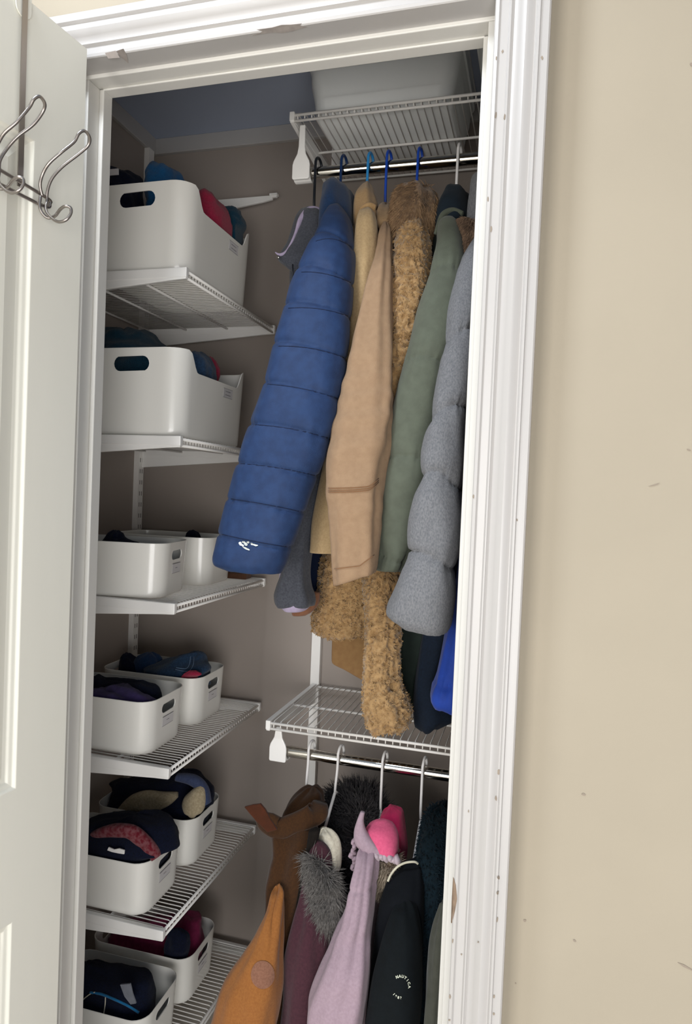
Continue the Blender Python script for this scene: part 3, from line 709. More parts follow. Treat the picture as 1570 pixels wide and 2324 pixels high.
# sage green coat
M['sage'] = cloth('sage_nylon', '585e51', '52574b', rough=.7, bscale=800); M['sage_shaded'] = cloth('shaded_sage_nylon', '1b2621', rough=.75, sheen=.05); M['hooddark'] = cloth('dark_slate_hood', '18242e', rough=.8, sheen=.05)  # dark green is the sage fabric with the body's shade in its colour
g = garment('sage green quilted coat with a dark hood', 'coat', -.201, ZR1-.13)
torso('body', -.215, ZR1-.13, CAMZ-.42, M['sage_shaded'], g, .026, 1.31, 1.63, seed=19, lean=.03)
drape('hood', [(432, 1028, 1050, 1.42, .02), (438, 1012, 1061, 1.41, .04), (455, 1003, 1066, 1.40, .05), (480, 994, 1066, 1.385, .055), (510, 988, 1062, 1.37, .05), (540, 992, 1056, 1.36, .045), (600, 1005, 1050, 1.35, .04)], M['hooddark'], g, wr=.003, fold=.006, seed=8, hollow=False, step=4)
ribbon('collar', [(1052, 488, 1.34, 6, .01), (1030, 482, 1.335, 7, .012), (1008, 492, 1.325, 8, .012), (996, 512, 1.315, 6, .01), (988, 530, 1.31, 4, .006)], M['sage'], g, wr=.003)
GS2 = [(640, 632, -22), (828, 836, -14), (1042, 1048, -8), (1250, 1272, 8)]
drape('sleeve', [(500, 1008, 1030, 1.32, .015), (512, 1001, 1040, 1.31, .028), (560, 995, 1050, 1.29, .04), (600, 986, 1054, 1.275, .044), (640, 975, 1056, 1.265, .046), (700, 957, 1050, 1.25, .048), (750, 944, 1042, 1.24, .048), (800, 930, 1032, 1.23, .048), (850, 916, 1018, 1.225, .048), (900, 903, 1005, 1.22, .047), (950, 893, 995, 1.215, .046), (1000, 885, 987, 1.21, .045), (1050, 879, 979, 1.205, .044), (1100, 873, 971, 1.20, .042), (1150, 867, 963, 1.20, .04), (1210, 862, 950, 1.20, .038), (1260, 860, 936, 1.20, .036), (1292, 862, 915, 1.20, .032)], M['sage'], g, n=52, step=4, seams=GS2, puff=.009, pe=.2, gather=.006, wr=.002, seed=21, e=2.5)
drape('front_panel', [(1200, 900, 1000, 1.27, .02), (1300, 902, 1000, 1.272, .02), (1400, 905, 1002, 1.275, .02), (1500, 908, 1005, 1.28, .02), (1560, 915, 1005, 1.28, .02), (1605, 925, 1000, 1.28, .018)], M['sage_shaded'], g, fold=.006, wr=.002, seed=5)
# heather grey puffer
M['heather'] = cloth('heather_grey_fabric', '7b7c7f', '65676b', bump=.5, bscale=900, vscale=420, stretch=(1, 1, .6), sheen=.1); M['gfur'] = cloth('grey_brown_fur', '9d8168', '7a624e', vscale=250)
g = garment('heather grey puffer coat, its fat quilted sleeve beside the door frame', 'coat', -.13, ZR1-.13)
torso('body', -.130, ZR1-.13, CAMZ-.30, M['navy'], g, .022, 1.32, 1.63, seed=25)
drape('hood', [(405, 1082, 1120, 1.40, .03), (415, 1072, 1135, 1.39, .05), (450, 1066, 1140, 1.38, .055), (500, 1060, 1140, 1.37, .055), (560, 1062, 1135, 1.35, .05), (600, 1066, 1130, 1.34, .04)], M['heather'], g, wr=.003, fold=.006, seed=4, hollow=False)
ft = ribbon('hood_trim', [(1036, 512, 1.30, 10, .014), (1062, 512, 1.295, 18, .018), (1076, 535, 1.29, 20, .02), (1072, 565, 1.285, 15, .018), (1062, 592, 1.28, 8, .012)], M['gfur'], g, wr=.004)
fur('trim_fur', ft, 4500, .018, .0008, M['gfur'], g, droop=.9, curl=.4, seed=9, lay=Vector((-.5, -.3, -1.0)))['kind'] = 'stuff'
HS = [(792, 752, -6), (965, 930, -18), (1085, 1112, -26), (1248, 1290, -14)]
drape('sleeve', [(540, 1084, 1110, 1.29, .02), (560, 1072, 1118, 1.28, .035), (600, 1052, 1118, 1.26, .045), (650, 1036, 1112, 1.24, .05), (700, 1023, 1103, 1.225, .052), (760, 1011, 1090, 1.21, .052), (800, 1003, 1084, 1.20, .052), (850, 995, 1080, 1.19, .052), (900, 988, 1074, 1.18, .052), (950, 982, 1064, 1.17, .05), (1000, 972, 1054, 1.16, .05), (1050, 965, 1052, 1.15, .05), (1095, 961, 1046, 1.145, .048), (1130, 951, 1044, 1.14, .05), (1180, 937, 1045, 1.135, .05), (1230, 929, 1042, 1.13, .05), (1265, 928, 1034, 1.125, .048), (1300, 914, 1028, 1.12, .048), (1350, 896, 1025, 1.115, .048), (1385, 882, 1021, 1.115, .047), (1408, 886, 1016, 1.115, .044, 10), (1424, 905, 1008, 1.115, .036, 12)], M['heather'], g, n=56, step=4, seams=HS, puff=.015, gather=.005, wr=.004, seed=31, e=2.3)
# navy fleece garment and bright blue jacket at the right
M['navyfleece'] = cloth('navy_fleece', '0d1826', '0a131f', vscale=300, sheen=.03); M['royal'] = cloth('royal_blue_nylon', '1a3f9e', rough=.55)
g = garment('dark navy fleece jacket, its cuff resting above the empty shelf', 'jacket', -.09, ZR1-.13)
torso('body', -.072, ZR1-.14, CAMZ-.25, M['navyfleece'], g, .02, 1.33, 1.63, seed=33)
drape('sleeve', [(700, 1080, 1130, 1.30, .035), (900, 1050, 1110, 1.29, .036), (1100, 1010, 1085, 1.275, .036), (1300, 972, 1050, 1.27, .034), (1400, 962, 1038, 1.262, .034), (1480, 951, 1020, 1.258, .032), (1540, 942, 1004, 1.255, .032), (1585, 940, 1008, 1.25, .032), (1610, 940, 1026, 1.25, .034), (1625, 941, 1036, 1.25, .034), (1640, 944, 1022, 1.25, .032, -5), (1650, 956, 1000, 1.25, .027, -4)], M['navyfleece'], g, wr=.0025, fold=.008, seed=35)
g = garment('royal blue jacket with an elastic cuff, at the door frame', 'jacket', -.03, ZR1-.13)
torso('body', -.018, ZR1-.14, CAMZ-.25, M['royal'], g, .022, 1.33, 1.63, seed=37)
drape('sleeve', [(900, 1090, 1140, 1.28, .03), (1150, 1060, 1120, 1.24, .034), (1300, 1038, 1105, 1.21, .034), (1400, 1017, 1092, 1.195, .034), (1480, 1002, 1078, 1.19, .034), (1545, 989, 1064, 1.185, .034), (1575, 984, 1056, 1.183, .035), (1592, 985, 1054, 1.182, .034, 6), (1606, 992, 1050, 1.182, .028, 8)], M['royal'], g, wr=.002, fold=.007, seed=39, seams=[(1548, 1556, 0)], puff=.006, gather=.007)

# ------------------------------------------------------------------ garments on the lower rod
M['brown'] = cloth('brown_fleece', '402710', '36200d', vscale=250); M['brownd'] = cloth('rust_brown_collar', '4a2310', '40200e'); M['mustard'] = cloth('mustard_fleece', '946030', '8a572a', vscale=250, bscale=700)
M['patch'] = cloth('dull_pink_patch', '87604d', '7a5442', vscale=300)
g = garment('mustard and brown fleece jacket with a round sleeve patch', 'jacket', -.476, ZR2-.13)
torso('body', -.470, ZR2-.145, .12, M['brown'], g, .021, 1.31, 1.63, seed=41)
drape('inner_collar', [(1788, 696, 722, 1.44, .015), (1798, 676, 730, 1.43, .03), (1820, 655, 732, 1.42, .035), (1845, 644, 732, 1.41, .035), (1880, 640, 730, 1.40, .03), (1920, 645, 720, 1.39, .03)], M['brown'], g, wr=.003, hollow=False, step=4, fold=.006)
ribbon('collar', [(590, 1846, 1.302, 12, .006), (606, 1864, 1.305, 24, .010), (634, 1880, 1.31, 25, .013), (665, 1868, 1.32, 21, .014), (700, 1854, 1.335, 24, .014), (719, 1842, 1.35, 26, .014), (726, 1822, 1.37, 16, .012)], M['brown'], g, wr=.004, seed=3)
b = MB(); b.prism([P(x, y, 1.292) for x, y in ((553, 1832), (572, 1827), (590, 1825), (601, 1838), (612, 1858), (628, 1884), (606, 1890), (580, 1864))], (0, .007, 0)); bevel(b.build('collar_tab', M['brownd'], g), .002, 3)
drape('inner_shade', [(1884, 702, 726, 1.30, .012), (1940, 694, 714, 1.295, .016), (2020, 676, 704, 1.285, .018), (2100, 656, 694, 1.275, .018), (2200, 640, 682, 1.265, .018), (2324, 622, 664, 1.255, .018), (2440, 606, 650, 1.25, .018)], cloth('near_black_shade', '15100c', sheen=.02), g, wr=.002, fold=.004, seed=4)  # near-black panel stands in for shade inside the open jacket front
drape('yoke', [(1868, 626, 722, 1.345, .02), (1885, 618, 722, 1.335, .03), (1905, 622, 718, 1.325, .034), (1935, 623, 714, 1.315, .036), (1970, 612, 711, 1.305, .038), (2010, 602, 706, 1.295, .038), (2060, 597, 696, 1.285, .038), (2110, 580, 690, 1.28, .036), (2200, 560, 680, 1.275, .034), (2420, 520, 660, 1.26, .03)], M['brown'], g, fold=.012, wr=.004, seed=6)
sl = drape('sleeve', [(2012, 624, 634, 1.262, .006), (2022, 617, 637, 1.25, .016), (2050, 606, 639, 1.235, .026), (2080, 595, 640, 1.225, .032), (2120, 577, 639, 1.215, .036), (2160, 554, 638, 1.205, .04), (2200, 528, 636, 1.20, .042), (2225, 512, 634, 1.195, .043), (2250, 500, 632, 1.19, .044), (2300, 487, 626, 1.185, .044), (2360, 474, 617, 1.18, .043), (2440, 460, 600, 1.18, .042)], M['mustard'], g, n=48, step=5, wr=.003, fold=.010, seed=16)
pm = MB(); ctr = hit(sl, 596, 2212, .002)[0]
pts = [hit(sl, 596+26*math.cos(2*PI*k/28), 2212+32*math.sin(2*PI*k/28), .0016)[0] for k in range(28)]
pts2 = [hit(sl, 596+20*math.cos(2*PI*k/28), 2212+25*math.sin(2*PI*k/28), .0022)[0] for k in range(28)]
pm.add(pts+pts2+[ctr], [(k, (k+1) % 28, 28+(k+1) % 28, 28+k) for k in range(28)]+[(28+k, 28+(k+1) % 28, 56) for k in range(28)])
pm.build('patch', M['patch'], g, True)
# burgundy coat
M['burg'] = cloth('burgundy_fabric', '45262f', '3c2029', vscale=200); M['cream'] = cloth('cream_fleece', 'ece4cf', 'dcd2bb', vscale=200); M['greyfur'] = cloth('grey_fur', '4e4b4a', '2c2a30', vscale=160); M['palefur'] = cloth('pale_grey_fur', '77736f', '4a4745', vscale=220)
g = garment('burgundy coat with cream fleece collar and grey fur trim', 'coat', -.407, ZR2-.13)
torso('body', -.400, ZR2-.16, .12, M['burg'], g, .026, 1.32, 1.63, seed=44)
hd = drape('hood', [(1800, 770, 840, 1.52, .03), (1830, 745, 858, 1.50, .045), (1880, 735, 866, 1.48, .06), (1940, 745, 860, 1.45, .065), (2000, 738, 840, 1.42, .065), (2060, 735, 820, 1.40, .055), (2110, 750, 800, 1.38, .04)], M['greyfur'], g, wr=.005, fold=.012, seed=7, hollow=False)
fur('hood_fur', hd, 9000, .036, .0008, M['greyfur'], g, droop=.35, curl=.4, seed=12, lay=Vector((-.1, -.3, .5)))['kind'] = 'stuff'
drape('fleece_collar', [(1879, 731, 741, 1.345, .008), (1885, 720, 751, 1.34, .016), (1897, 708, 761, 1.335, .022), (1912, 700, 768, 1.33, .026), (1930, 702, 772, 1.325, .026), (1952, 712, 773, 1.32, .024), (1972, 735, 771, 1.315, .018), (1982, 750, 766, 1.315, .010)], M['cream'], g, hollow=False, step=3, wr=.002, fold=.004, seed=2)
drape('inner_neck', [(1908, 716, 724, 1.300, .006), (1913, 707, 734, 1.298, .010), (1925, 701, 744, 1.296, .014), (1940, 697, 750, 1.294, .016), (1965, 694, 752, 1.292, .016), (1990, 692, 748, 1.29, .016)], M['burg'], g, hollow=False, step=3, wr=.002)
tr = ribbon('hood_trim', [(704, 1946, 1.278, 7, .010), (722, 1972, 1.27, 15, .014), (738, 2008, 1.265, 20, .016), (744, 2055, 1.26, 20, .016), (744, 2098, 1.26, 12, .012)], M['palefur'], g, wr=.004)
fur('trim_fur', tr, 4200, .030, .0006, M['palefur'], g, droop=.8, curl=.7, seed=13, lay=Vector((-.3, -.2, -.7)))['kind'] = 'stuff'
drape('sleeve', [(1955, 696, 712, 1.30, .012), (1990, 690, 718, 1.285, .022), (2030, 685, 735, 1.275, .03), (2070, 676, 745, 1.265, .035), (2110, 666, 750, 1.255, .038), (2150, 657, 750, 1.25, .04), (2200, 648, 748, 1.245, .04), (2270, 642, 738, 1.24, .04), (2340, 634, 725, 1.235, .04), (2440, 622, 715, 1.23, .038)], M['burg'], g, wr=.003, fold=.011, seed=23)
# lavender coat
M['lav'] = cloth('lavender_fleece', 'a5909b', '9c8792', vscale=200, bscale=800); M['lavpale'] = cloth('pale_lavender_frill', 'bfaeb6'); M['pink'] = cloth('hot_pink_fleece', 'dc5f84', 'd2567b', vscale=200); M['creamf'] = cloth('cream_fur', 'b9aa95', '8d7f6e', vscale=200)
g = garment('lavender coat with frilled collar and hot pink hood lining', 'coat', -.305, ZR2-.13)
torso('body', -.300, ZR2-.15, .12, M['lav'], g, .024, 1.32, 1.63, seed=48)
drape('hood_lining', [(1834, 880, 895, 1.42, .012), (1842, 868, 910, 1.41, .03), (1865, 862, 918, 1.40, .04), (1900, 858, 923, 1.385, .045), (1940, 860, 925, 1.37, .045), (1975, 872, 920, 1.36, .035)], cloth('deep_pink_fleece', 'd22d62'), g, wr=.004, hollow=False, step=4, fold=.006)
drape('hood_fold', [(1862, 846, 878, 1.335, .01), (1872, 834, 892, 1.33, .024), (1888, 829, 902, 1.325, .03), (1905, 838, 906, 1.32, .03), (1925, 855, 906, 1.315, .028), (1942, 875, 904, 1.31, .018)], M['pink'], g, wr=.003, hollow=False, step=4)
ribbon('collar', [(823, 1842, 1.30, 5, .005), (818, 1862, 1.30, 8, .007), (816, 1886, 1.30, 14, .010), (822, 1908, 1.298, 18, .014), (840, 1925, 1.295, 16, .014), (862, 1938, 1.295, 11, .010), (880, 1948, 1.30, 6, .006)], M['lav'], g, wr=.003, seed=5)
for k in range(7):
    a = k/6; ribbon('frill', [(806+3*math.sin(k*2), 1905+a*56, 1.305, 4, .006), (801+4*math.sin(k*1.7), 1911+a*56, 1.302, 5, .007), (808, 1918+a*56, 1.305, 3, .005)], M['lav'], g, n=10, wr=.003, seed=k, k=4)
cf = ribbon('fur_edge', [(862, 1950, 1.315, 10, .012), (880, 1965, 1.315, 20, .016), (884, 1995, 1.32, 20, .016), (872, 2025, 1.33, 14, .014)], M['creamf'], g, wr=.004)
fur('edge_fur', cf, 2200, .022, .0008, M['creamf'], g, droop=.5, curl=.35, seed=15)['kind'] = 'stuff'
for k in range(6):
    a = k/5; ribbon('frill', [(852+a*46, 1930+a*14+4*math.sin(k*2.1), 1.292, 4, .006), (856+a*46, 1940+a*14, 1.288, 6, .008), (862+a*46, 1948+a*12, 1.292, 4, .006)], M['lavpale'], g, n=10, wr=.004, seed=k+9, k=4)
def seamline(py, cx, sx, p): return -.0022*math.exp(-((py-2008+6*(1-cx*cx))/5)**2)
drape('sleeve', [(1920, 822, 846, 1.305, .014), (1930, 817, 850, 1.295, .024), (1960, 812, 852, 1.28, .032), (2000, 803, 850, 1.265, .036), (2050, 792, 847, 1.25, .038), (2085, 782, 843, 1.24, .040), (2110, 770, 840, 1.235, .041), (2150, 754, 839, 1.22, .042), (2200, 729, 839, 1.205, .044), (2240, 711, 837, 1.20, .045), (2270, 701, 834, 1.195, .045), (2324, 697, 825, 1.19, .045), (2440, 690, 800, 1.185, .044)], M['lav'], g, n=48, step=4, wr=.0025, fold=.011, seed=27, extra=seamline)
# dark navy jacket with piping and ring print
M['ink_navy'] = cloth('ink_navy_fabric', '070b12', '05090f', rough=.85, sheen=.02); M['piping'] = cloth('cream_piping', 'd8d3bd'); M['print'] = mat('pale_print', 'd8dcc8', .6); M['teal'] = cloth('dark_teal_plush', '0a1d26', '07161d', vscale=180, sheen=.05)
g = garment('dark navy jacket with cream neck piping and a printed ring on the sleeve', 'jacket', -.216, ZR2-.13)
torso('body', -.205, ZR2-.18, .12, M['ink_navy'], g, .022, 1.32, 1.63, seed=52)
drape('shoulder', [(1958, 925, 950, 1.315, .01), (1966, 905, 958, 1.31, .02), (1990, 888, 962, 1.30, .03), (2030, 872, 964, 1.285, .036), (2100, 858, 962, 1.275, .036), (2200, 845, 955, 1.27, .034), (2440, 815, 930, 1.25, .03)], M['ink_navy'], g, wr=.002, fold=.006, seed=29)
b = MB(); b.tube(smooth_path([P(x, y, d) for x, y, d in ((880, 2000, 1.275), (888, 1983, 1.278), (902, 1967, 1.28), (920, 1958, 1.285), (940, 1956, 1.29), (948, 1960, 1.295))], 6), .0022, 8); b.build('piping', M['piping'], g, True)
sl = drape('sleeve', [(2040, 905, 930, 1.262, .012), (2060, 892, 942, 1.25, .024), (2120, 872, 954, 1.23, .034), (2200, 853, 958, 1.215, .04), (2270, 840, 956, 1.205, .041), (2330, 830, 950, 1.20, .041), (2440, 815, 930, 1.195, .04)], cloth('navy_green_fabric', '091014', '070d10', rough=.85, sheen=.02), g, n=48, wr=.0015, fold=.004, seed=30)
lt = MB()
def letters(word, a0, a1, rx, ry, cx, cy, size, flip=False):
    for i, ch in enumerate(word):
        a = math.radians(a0+(a1-a0)*i/(len(word)-1)); x, y = cx+rx*math.cos(a), cy-ry*math.sin(a)
        p, n = hit(sl, x, y, .0012)
        cu = bpy.data.curves.new('t', 'FONT'); cu.body = ch; cu.size = size; cu.align_x = 'CENTER'; cu.align_y = 'CENTER'; cu.extrude = .0003; cu.offset = .0002
        tmp = bpy.data.objects.new('t', cu); col.objects.link(tmp)
        dg = bpy.context.evaluated_depsgraph_get(); me = bpy.data.meshes.new_from_object(tmp.evaluated_get(dg))
        q2, _ = hit(sl, x+.0*1, y-6, .0012); upv = (q2-p); r = upv.cross(n).normalized(); upv = n.cross(r).normalized()
        if r.dot(rt) < 0: r = -r
        tn = (PI/2-a) if not flip else (-PI/2-a); c_, s_ = math.cos(-tn), math.sin(-tn)
        lt.add([p+r*(v.co.x*c_-v.co.y*s_)+upv*(v.co.x*s_+v.co.y*c_)+n*v.co.z for v in me.vertices], [tuple(f.vertices) for f in me.polygons])
        bpy.data.objects.remove(tmp); bpy.data.curves.remove(cu); bpy.data.meshes.remove(me)
letters('NAUTICA', 114, 0, 19, 24, 909, 2239, .0062)
letters('1983', 222, 272, 20, 25, 909, 2239, .0056, True)
lt.build('ring_print', M['print'], g)
# dark teal plush and olive sleeve at the frame
g = garment('dark teal plush jacket hanging last on the lower rod', 'jacket', -.15, ZR2-.13)
torso('body', -.145, ZR2-.16, .12, M['teal'], g, .026, 1.33, 1.63, seed=57)
tp = drape('hood', [(1834, 985, 1015, 1.42, .02), (1842, 970, 1030, 1.41, .04), (1870, 958, 1040, 1.395, .055), (1920, 948, 1040, 1.37, .06), (1980, 944, 1038, 1.345, .055), (2060, 945, 1030, 1.32, .045), (2140, 955, 1020, 1.30, .04), (2240, 945, 1005, 1.29, .036), (2440, 925, 985, 1.28, .034)], M['teal'], g, wr=.005, fold=.012, seed=17, hollow=False)
fur('plush', tp, 4200, .009, .0012, M['teal'], g, droop=.6, curl=.7, seed=17)['kind'] = 'stuff'
M['olive'] = cloth('grey_olive_fabric', '4f5047', '484940')
g = garment('grey olive jacket whose narrow sleeve shows at the lower door frame', 'jacket', -.09, ZR2-.13)
torso('body', -.088, ZR2-.16, .12, M['olive'], g, .02, 1.33, 1.63, seed=59)
drape('sleeve', [(2050, 1000, 1020, 1.27, .012), (2090, 988, 1024, 1.255, .024), (2150, 976, 1022, 1.24, .03), (2250, 967, 1016, 1.225, .034), (2324, 961, 1008, 1.215, .034), (2440, 950, 995, 1.21, .034)], M['olive'], g, wr=.002, fold=.006, seed=31)

# ------------------------------------------------------------------ what the bins hold
BDY = {'4f': .032, '5f': .024, '6f': .022, '4n': .008, '3n': -.01}
def soft(inb, name, label, cat, rows, m, seed=0, wr=.006, fold=.012, e=2.2, grp=None, ws=(22, 22, 18)):
    rows = [(r[0], r[1], r[2], r[3]+BDY.get(inb, 0), r[4]) for r in rows]
    o = drape(name, rows, m, None, n=44, step=3, e=e, wr=wr, ws=ws, fold=fold, seed=seed, hollow=False, inb=inb); tag(o, label, cat, grp); return o
M['navyknit'] = cloth('navy_knit_wool', '0c142c', '080e20', vscale=300, bump=.8, bscale=500, sheen=.05); M['blueknit'] = cloth('blue_knit', '1f5f92', '1a5484', vscale=300, bump=.8, bscale=500)
M['redknit'] = cloth('red_knit', 'a32746', '94203e', vscale=300, bump=.8, bscale=500); M['tealknit'] = cloth('teal_knit', '0d3a4e', '0a3144', vscale=300, bump=.8, bscale=500)
M['purple'] = cloth('purple_cloth', '3d3160', '31264f', vscale=80); M['denim'] = cloth('slate_blue_knit', '26405c', '1b2f47', vscale=260, bump=.8, bscale=400)
M['sherpa'] = cloth('cream_sherpa', 'b8a98c', 'a49578', vscale=200, bump=1, bscale=300); M['slatefleece'] = cloth('slate_fleece', '414b69', '37415e', vscale=200)
M['redscarf'] = cloth('red_pattern_scarf', '691724', '7f4b50', vscale=140, detail=1); M['magenta'] = cloth('magenta_cloth', '7d2148', '6d1c3e', vscale=100); M['azure'] = cloth('azure_trim', '1f74a8')
# top bin
soft('1', 'knit_hat', 'blue knit hat poking above the back of the topmost tall bin', 'hat', [(378, 362, 386, 1.50, .02), (384, 352, 398, 1.50, .04), (400, 346, 404, 1.50, .06), (440, 345, 405, 1.50, .07), (520, 350, 400, 1.50, .06)], M['blueknit'], 2)
soft('1', 'knit_hat', 'navy knit hat at the left of the topmost tall bin', 'hat', [(388, 262, 290, 1.42, .02), (394, 248, 303, 1.42, .045), (420, 236, 308, 1.42, .06), (470, 232, 308, 1.42, .065), (560, 240, 300, 1.42, .05)], M['navyknit'], 3)
soft('1', 'knit_hat', 'red knit hat beside the scooped edge of the topmost tall bin', 'hat', [(446, 462, 482, 1.46, .02), (452, 452, 498, 1.46, .04), (480, 440, 512, 1.46, .055), (520, 435, 516, 1.46, .06), (580, 440, 514, 1.46, .05)], M['redknit'], 4, fold=.006)
soft('1', 'knit_hat', 'dark teal knit hat behind the red hat in the tall bin', 'hat', [(471, 516, 534, 1.545, .015), (478, 508, 546, 1.545, .03), (505, 502, 555, 1.545, .04), (540, 500, 560, 1.545, .042), (600, 502, 556, 1.545, .04)], M['tealknit'], 5, fold=.005)
b = MB(); b.prism([P(246, 384, 1.36), P(268, 382, 1.36), P(268, 396, 1.36), P(246, 398, 1.36)], (0, .003, 0)); tag(bevel(b.build('care_tag', M['paper']), .0004), 'small white care tag on the navy hat in the tall bin', 'tag')
# second tall bin
soft('2', 'knit_scarf', 'dark teal knit scarf heaped in the lower tall bin', 'scarf', [(748, 262, 300, 1.47, .02), (756, 240, 336, 1.47, .05), (776, 232, 356, 1.47, .07), (830, 230, 420, 1.45, .09), (920, 240, 430, 1.44, .09)], M['tealknit'], 7)
soft('2', 'knit_hat', 'slate knit hat showing at the scooped edge of the lower tall bin', 'hat', [(800, 440, 458, 1.43, .02), (808, 432, 472, 1.43, .035), (830, 430, 480, 1.43, .04), (880, 430, 482, 1.43, .04)], M['denim'], 8, fold=.005)
soft('2', 'knit_hat', 'red knit hat barely showing in the lower tall bin', 'hat', [(812, 468, 480, 1.50, .015), (822, 462, 488, 1.50, .026), (850, 458, 494, 1.50, .03), (890, 458, 494, 1.50, .03)], M['redknit'], 9, fold=.004)
# third shelf
soft('3n', 'glove', 'navy glove sticking out of the nearer bin on the third shelf', 'glove', [(1206, 258, 270, 1.36, .012), (1210, 252, 276, 1.36, .018), (1220, 243, 278, 1.36, .025), (1230, 236, 300, 1.36, .035), (1250, 225, 350, 1.38, .05), (1300, 225, 400, 1.39, .055)], M['navyknit'], 11, wr=.003, fold=.005)
soft('3f', 'glove', 'navy glove tip above the farther bin on the third shelf', 'glove', [(1206, 430, 440, 1.61, .01), (1210, 426, 446, 1.61, .018), (1225, 424, 452, 1.61, .025), (1290, 420, 470, 1.61, .04)], M['navyknit'], 12, wr=.003, fold=.004)
q = MB(); z_ = LS_Z[2]+.0016; q.box((-.86, 1.692, z_), (-.752, 1.730, z_+.016)); pz = tag(bevel(q.build('pouch', cloth('brown_leather', '6b4a38')), .004, 3), 'flat brown pouch at the far end of the third left shelf', 'pouch')
# fourth shelf
soft('4n', 'garment', 'purple and navy cloth folded in the nearer bin, fourth shelf', 'clothing', [(1562, 205, 262, 1.325, .02), (1568, 190, 300, 1.32, .03), (1580, 175, 330, 1.32, .035), (1600, 160, 350, 1.325, .045), (1660, 160, 350, 1.33, .05)], M['purple'], 13, fold=.008)
soft('4n', 'garment', 'navy cloth behind the purple cloth in the nearer bin', 'clothing', [(1540, 205, 240, 1.375, .012), (1545, 185, 300, 1.375, .022), (1556, 170, 350, 1.372, .03), (1575, 165, 361, 1.37, .035), (1640, 165, 361, 1.37, .035)], M['navyknit'], 14, fold=.006)
soft('4f', 'glove', 'navy knit glove at the left of the farther bin, fourth shelf', 'glove', [(1484, 280, 296, 1.545, .012), (1490, 276, 304, 1.545, .02), (1510, 273, 330, 1.545, .03), (1560, 275, 340, 1.54, .04)], M['navyknit'], 15, wr=.003, fold=.005)
soft('4f', 'glove', 'dark navy mitten in the middle of the farther bin, fourth shelf', 'glove', [(1483, 330, 350, 1.555, .012), (1488, 318, 360, 1.555, .022), (1505, 305, 372, 1.55, .03), (1570, 300, 390, 1.545, .035)], M['navyhood'], 16, wr=.003, fold=.005)
pk = soft('4f', 'knit_hat', 'patterned slate knit hat in the farther bin, fourth shelf', 'hat', [(1481, 440, 458, 1.55, .01), (1486, 412, 462, 1.55, .025), (1498, 372, 465, 1.545, .04), (1515, 330, 472, 1.53, .05), (1560, 330, 480, 1.53, .055)], M['denim'], 17, wr=.004, fold=.006)
b = MB()
for s in ([(432, 1490), (430, 1508), (422, 1518), (400, 1516)], [(440, 1490), (438, 1512), (426, 1524), (398, 1520)]):
    q = [hit(pk, x, y, .0012)[0] for x, y in s]; q = [p for p in q if p]
    if len(q) > 2: b.tube(smooth_path(q, 6), .0009, 5)
if b.v: b.build('stripe', cloth('grey_blue_yarn', '6d87a6'), pk, True)
soft('4f', 'glove', 'small red glove at the front of the farther bin, fourth shelf', 'glove', [(1524, 428, 446, 1.475, .006), (1529, 418, 456, 1.475, .010), (1545, 412, 460, 1.475, .012), (1580, 412, 460, 1.475, .012)], M['redknit'], 18, wr=.002, fold=.003)
# fifth shelf
h = soft('5f', 'winter_hat', 'navy winter hat with cream sherpa lining in the farther bin', 'hat', [(1752, 395, 425, 1.57, .02), (1758, 340, 452, 1.565, .035), (1772, 262, 470, 1.56, .05), (1800, 242, 480, 1.55, .06), (1840, 232, 482, 1.54, .065), (1900, 240, 470, 1.53, .06)], M['navyknit'], 19, fold=.008)
ribbon('ear_flap', [(272, 1836, 1.512, 6, .012), (306, 1820, 1.515, 20, .018), (345, 1818, 1.518, 24, .020), (380, 1814, 1.52, 16, .018), (402, 1806, 1.525, 6, .010)], M['sherpa'], h, wr=.004)
drape('ear_flap', [(1782, 450, 460, 1.52, .008), (1790, 436, 464, 1.518, .016), (1806, 422, 466, 1.516, .022), (1825, 416, 464, 1.514, .022), (1842, 420, 456, 1.512, .016), (1848, 428, 446, 1.512, .010)], M['sherpa'], h, step=3, hollow=False, wr=.004)
ribbon('brim', [(402, 1764, 1.53, 8, .012), (438, 1770, 1.525, 12, .014), (462, 1792, 1.525, 10, .014), (472, 1822, 1.525, 6, .012)], M['slatefleece'], h, wr=.002)
soft('5n', 'garment', 'dark navy garment heaped in the scarf bin, fifth shelf', 'clothing', [(1850, 280, 330, 1.36, .02), (1856, 215, 372, 1.36, .04), (1875, 180, 396, 1.355, .055), (1910, 170, 400, 1.345, .065), (1960, 165, 395, 1.34, .07), (2020, 170, 380, 1.34, .06)], M['navyknit'], 20, fold=.006, wr=.004)
s = ribbon('patterned_scarf', [(200, 1897, 1.32, 4, .006), (228, 1889, 1.31, 11, .010), (262, 1886, 1.305, 14, .012), (296, 1888, 1.302, 15, .012), (322, 1908, 1.30, 15, .012), (342, 1930, 1.30, 14, .012), (354, 1948, 1.305, 11, .010)], M['redscarf'], None, wr=.003)
tag(s, 'red patterned scarf lying across the navy garment', 'scarf')
b = MB(); b.prism([P(x, y, 1.2765) for x, y in ((246, 1923), (258, 1928), (270, 1926), (282, 1930), (281, 1939), (268, 1937), (254, 1934), (243, 1930))], (0, .003, 0)); tag(bevel(b.build('care_tag', M['wplastic']), .0004), 'crumpled white tag on the navy garment with the red scarf', 'tag')
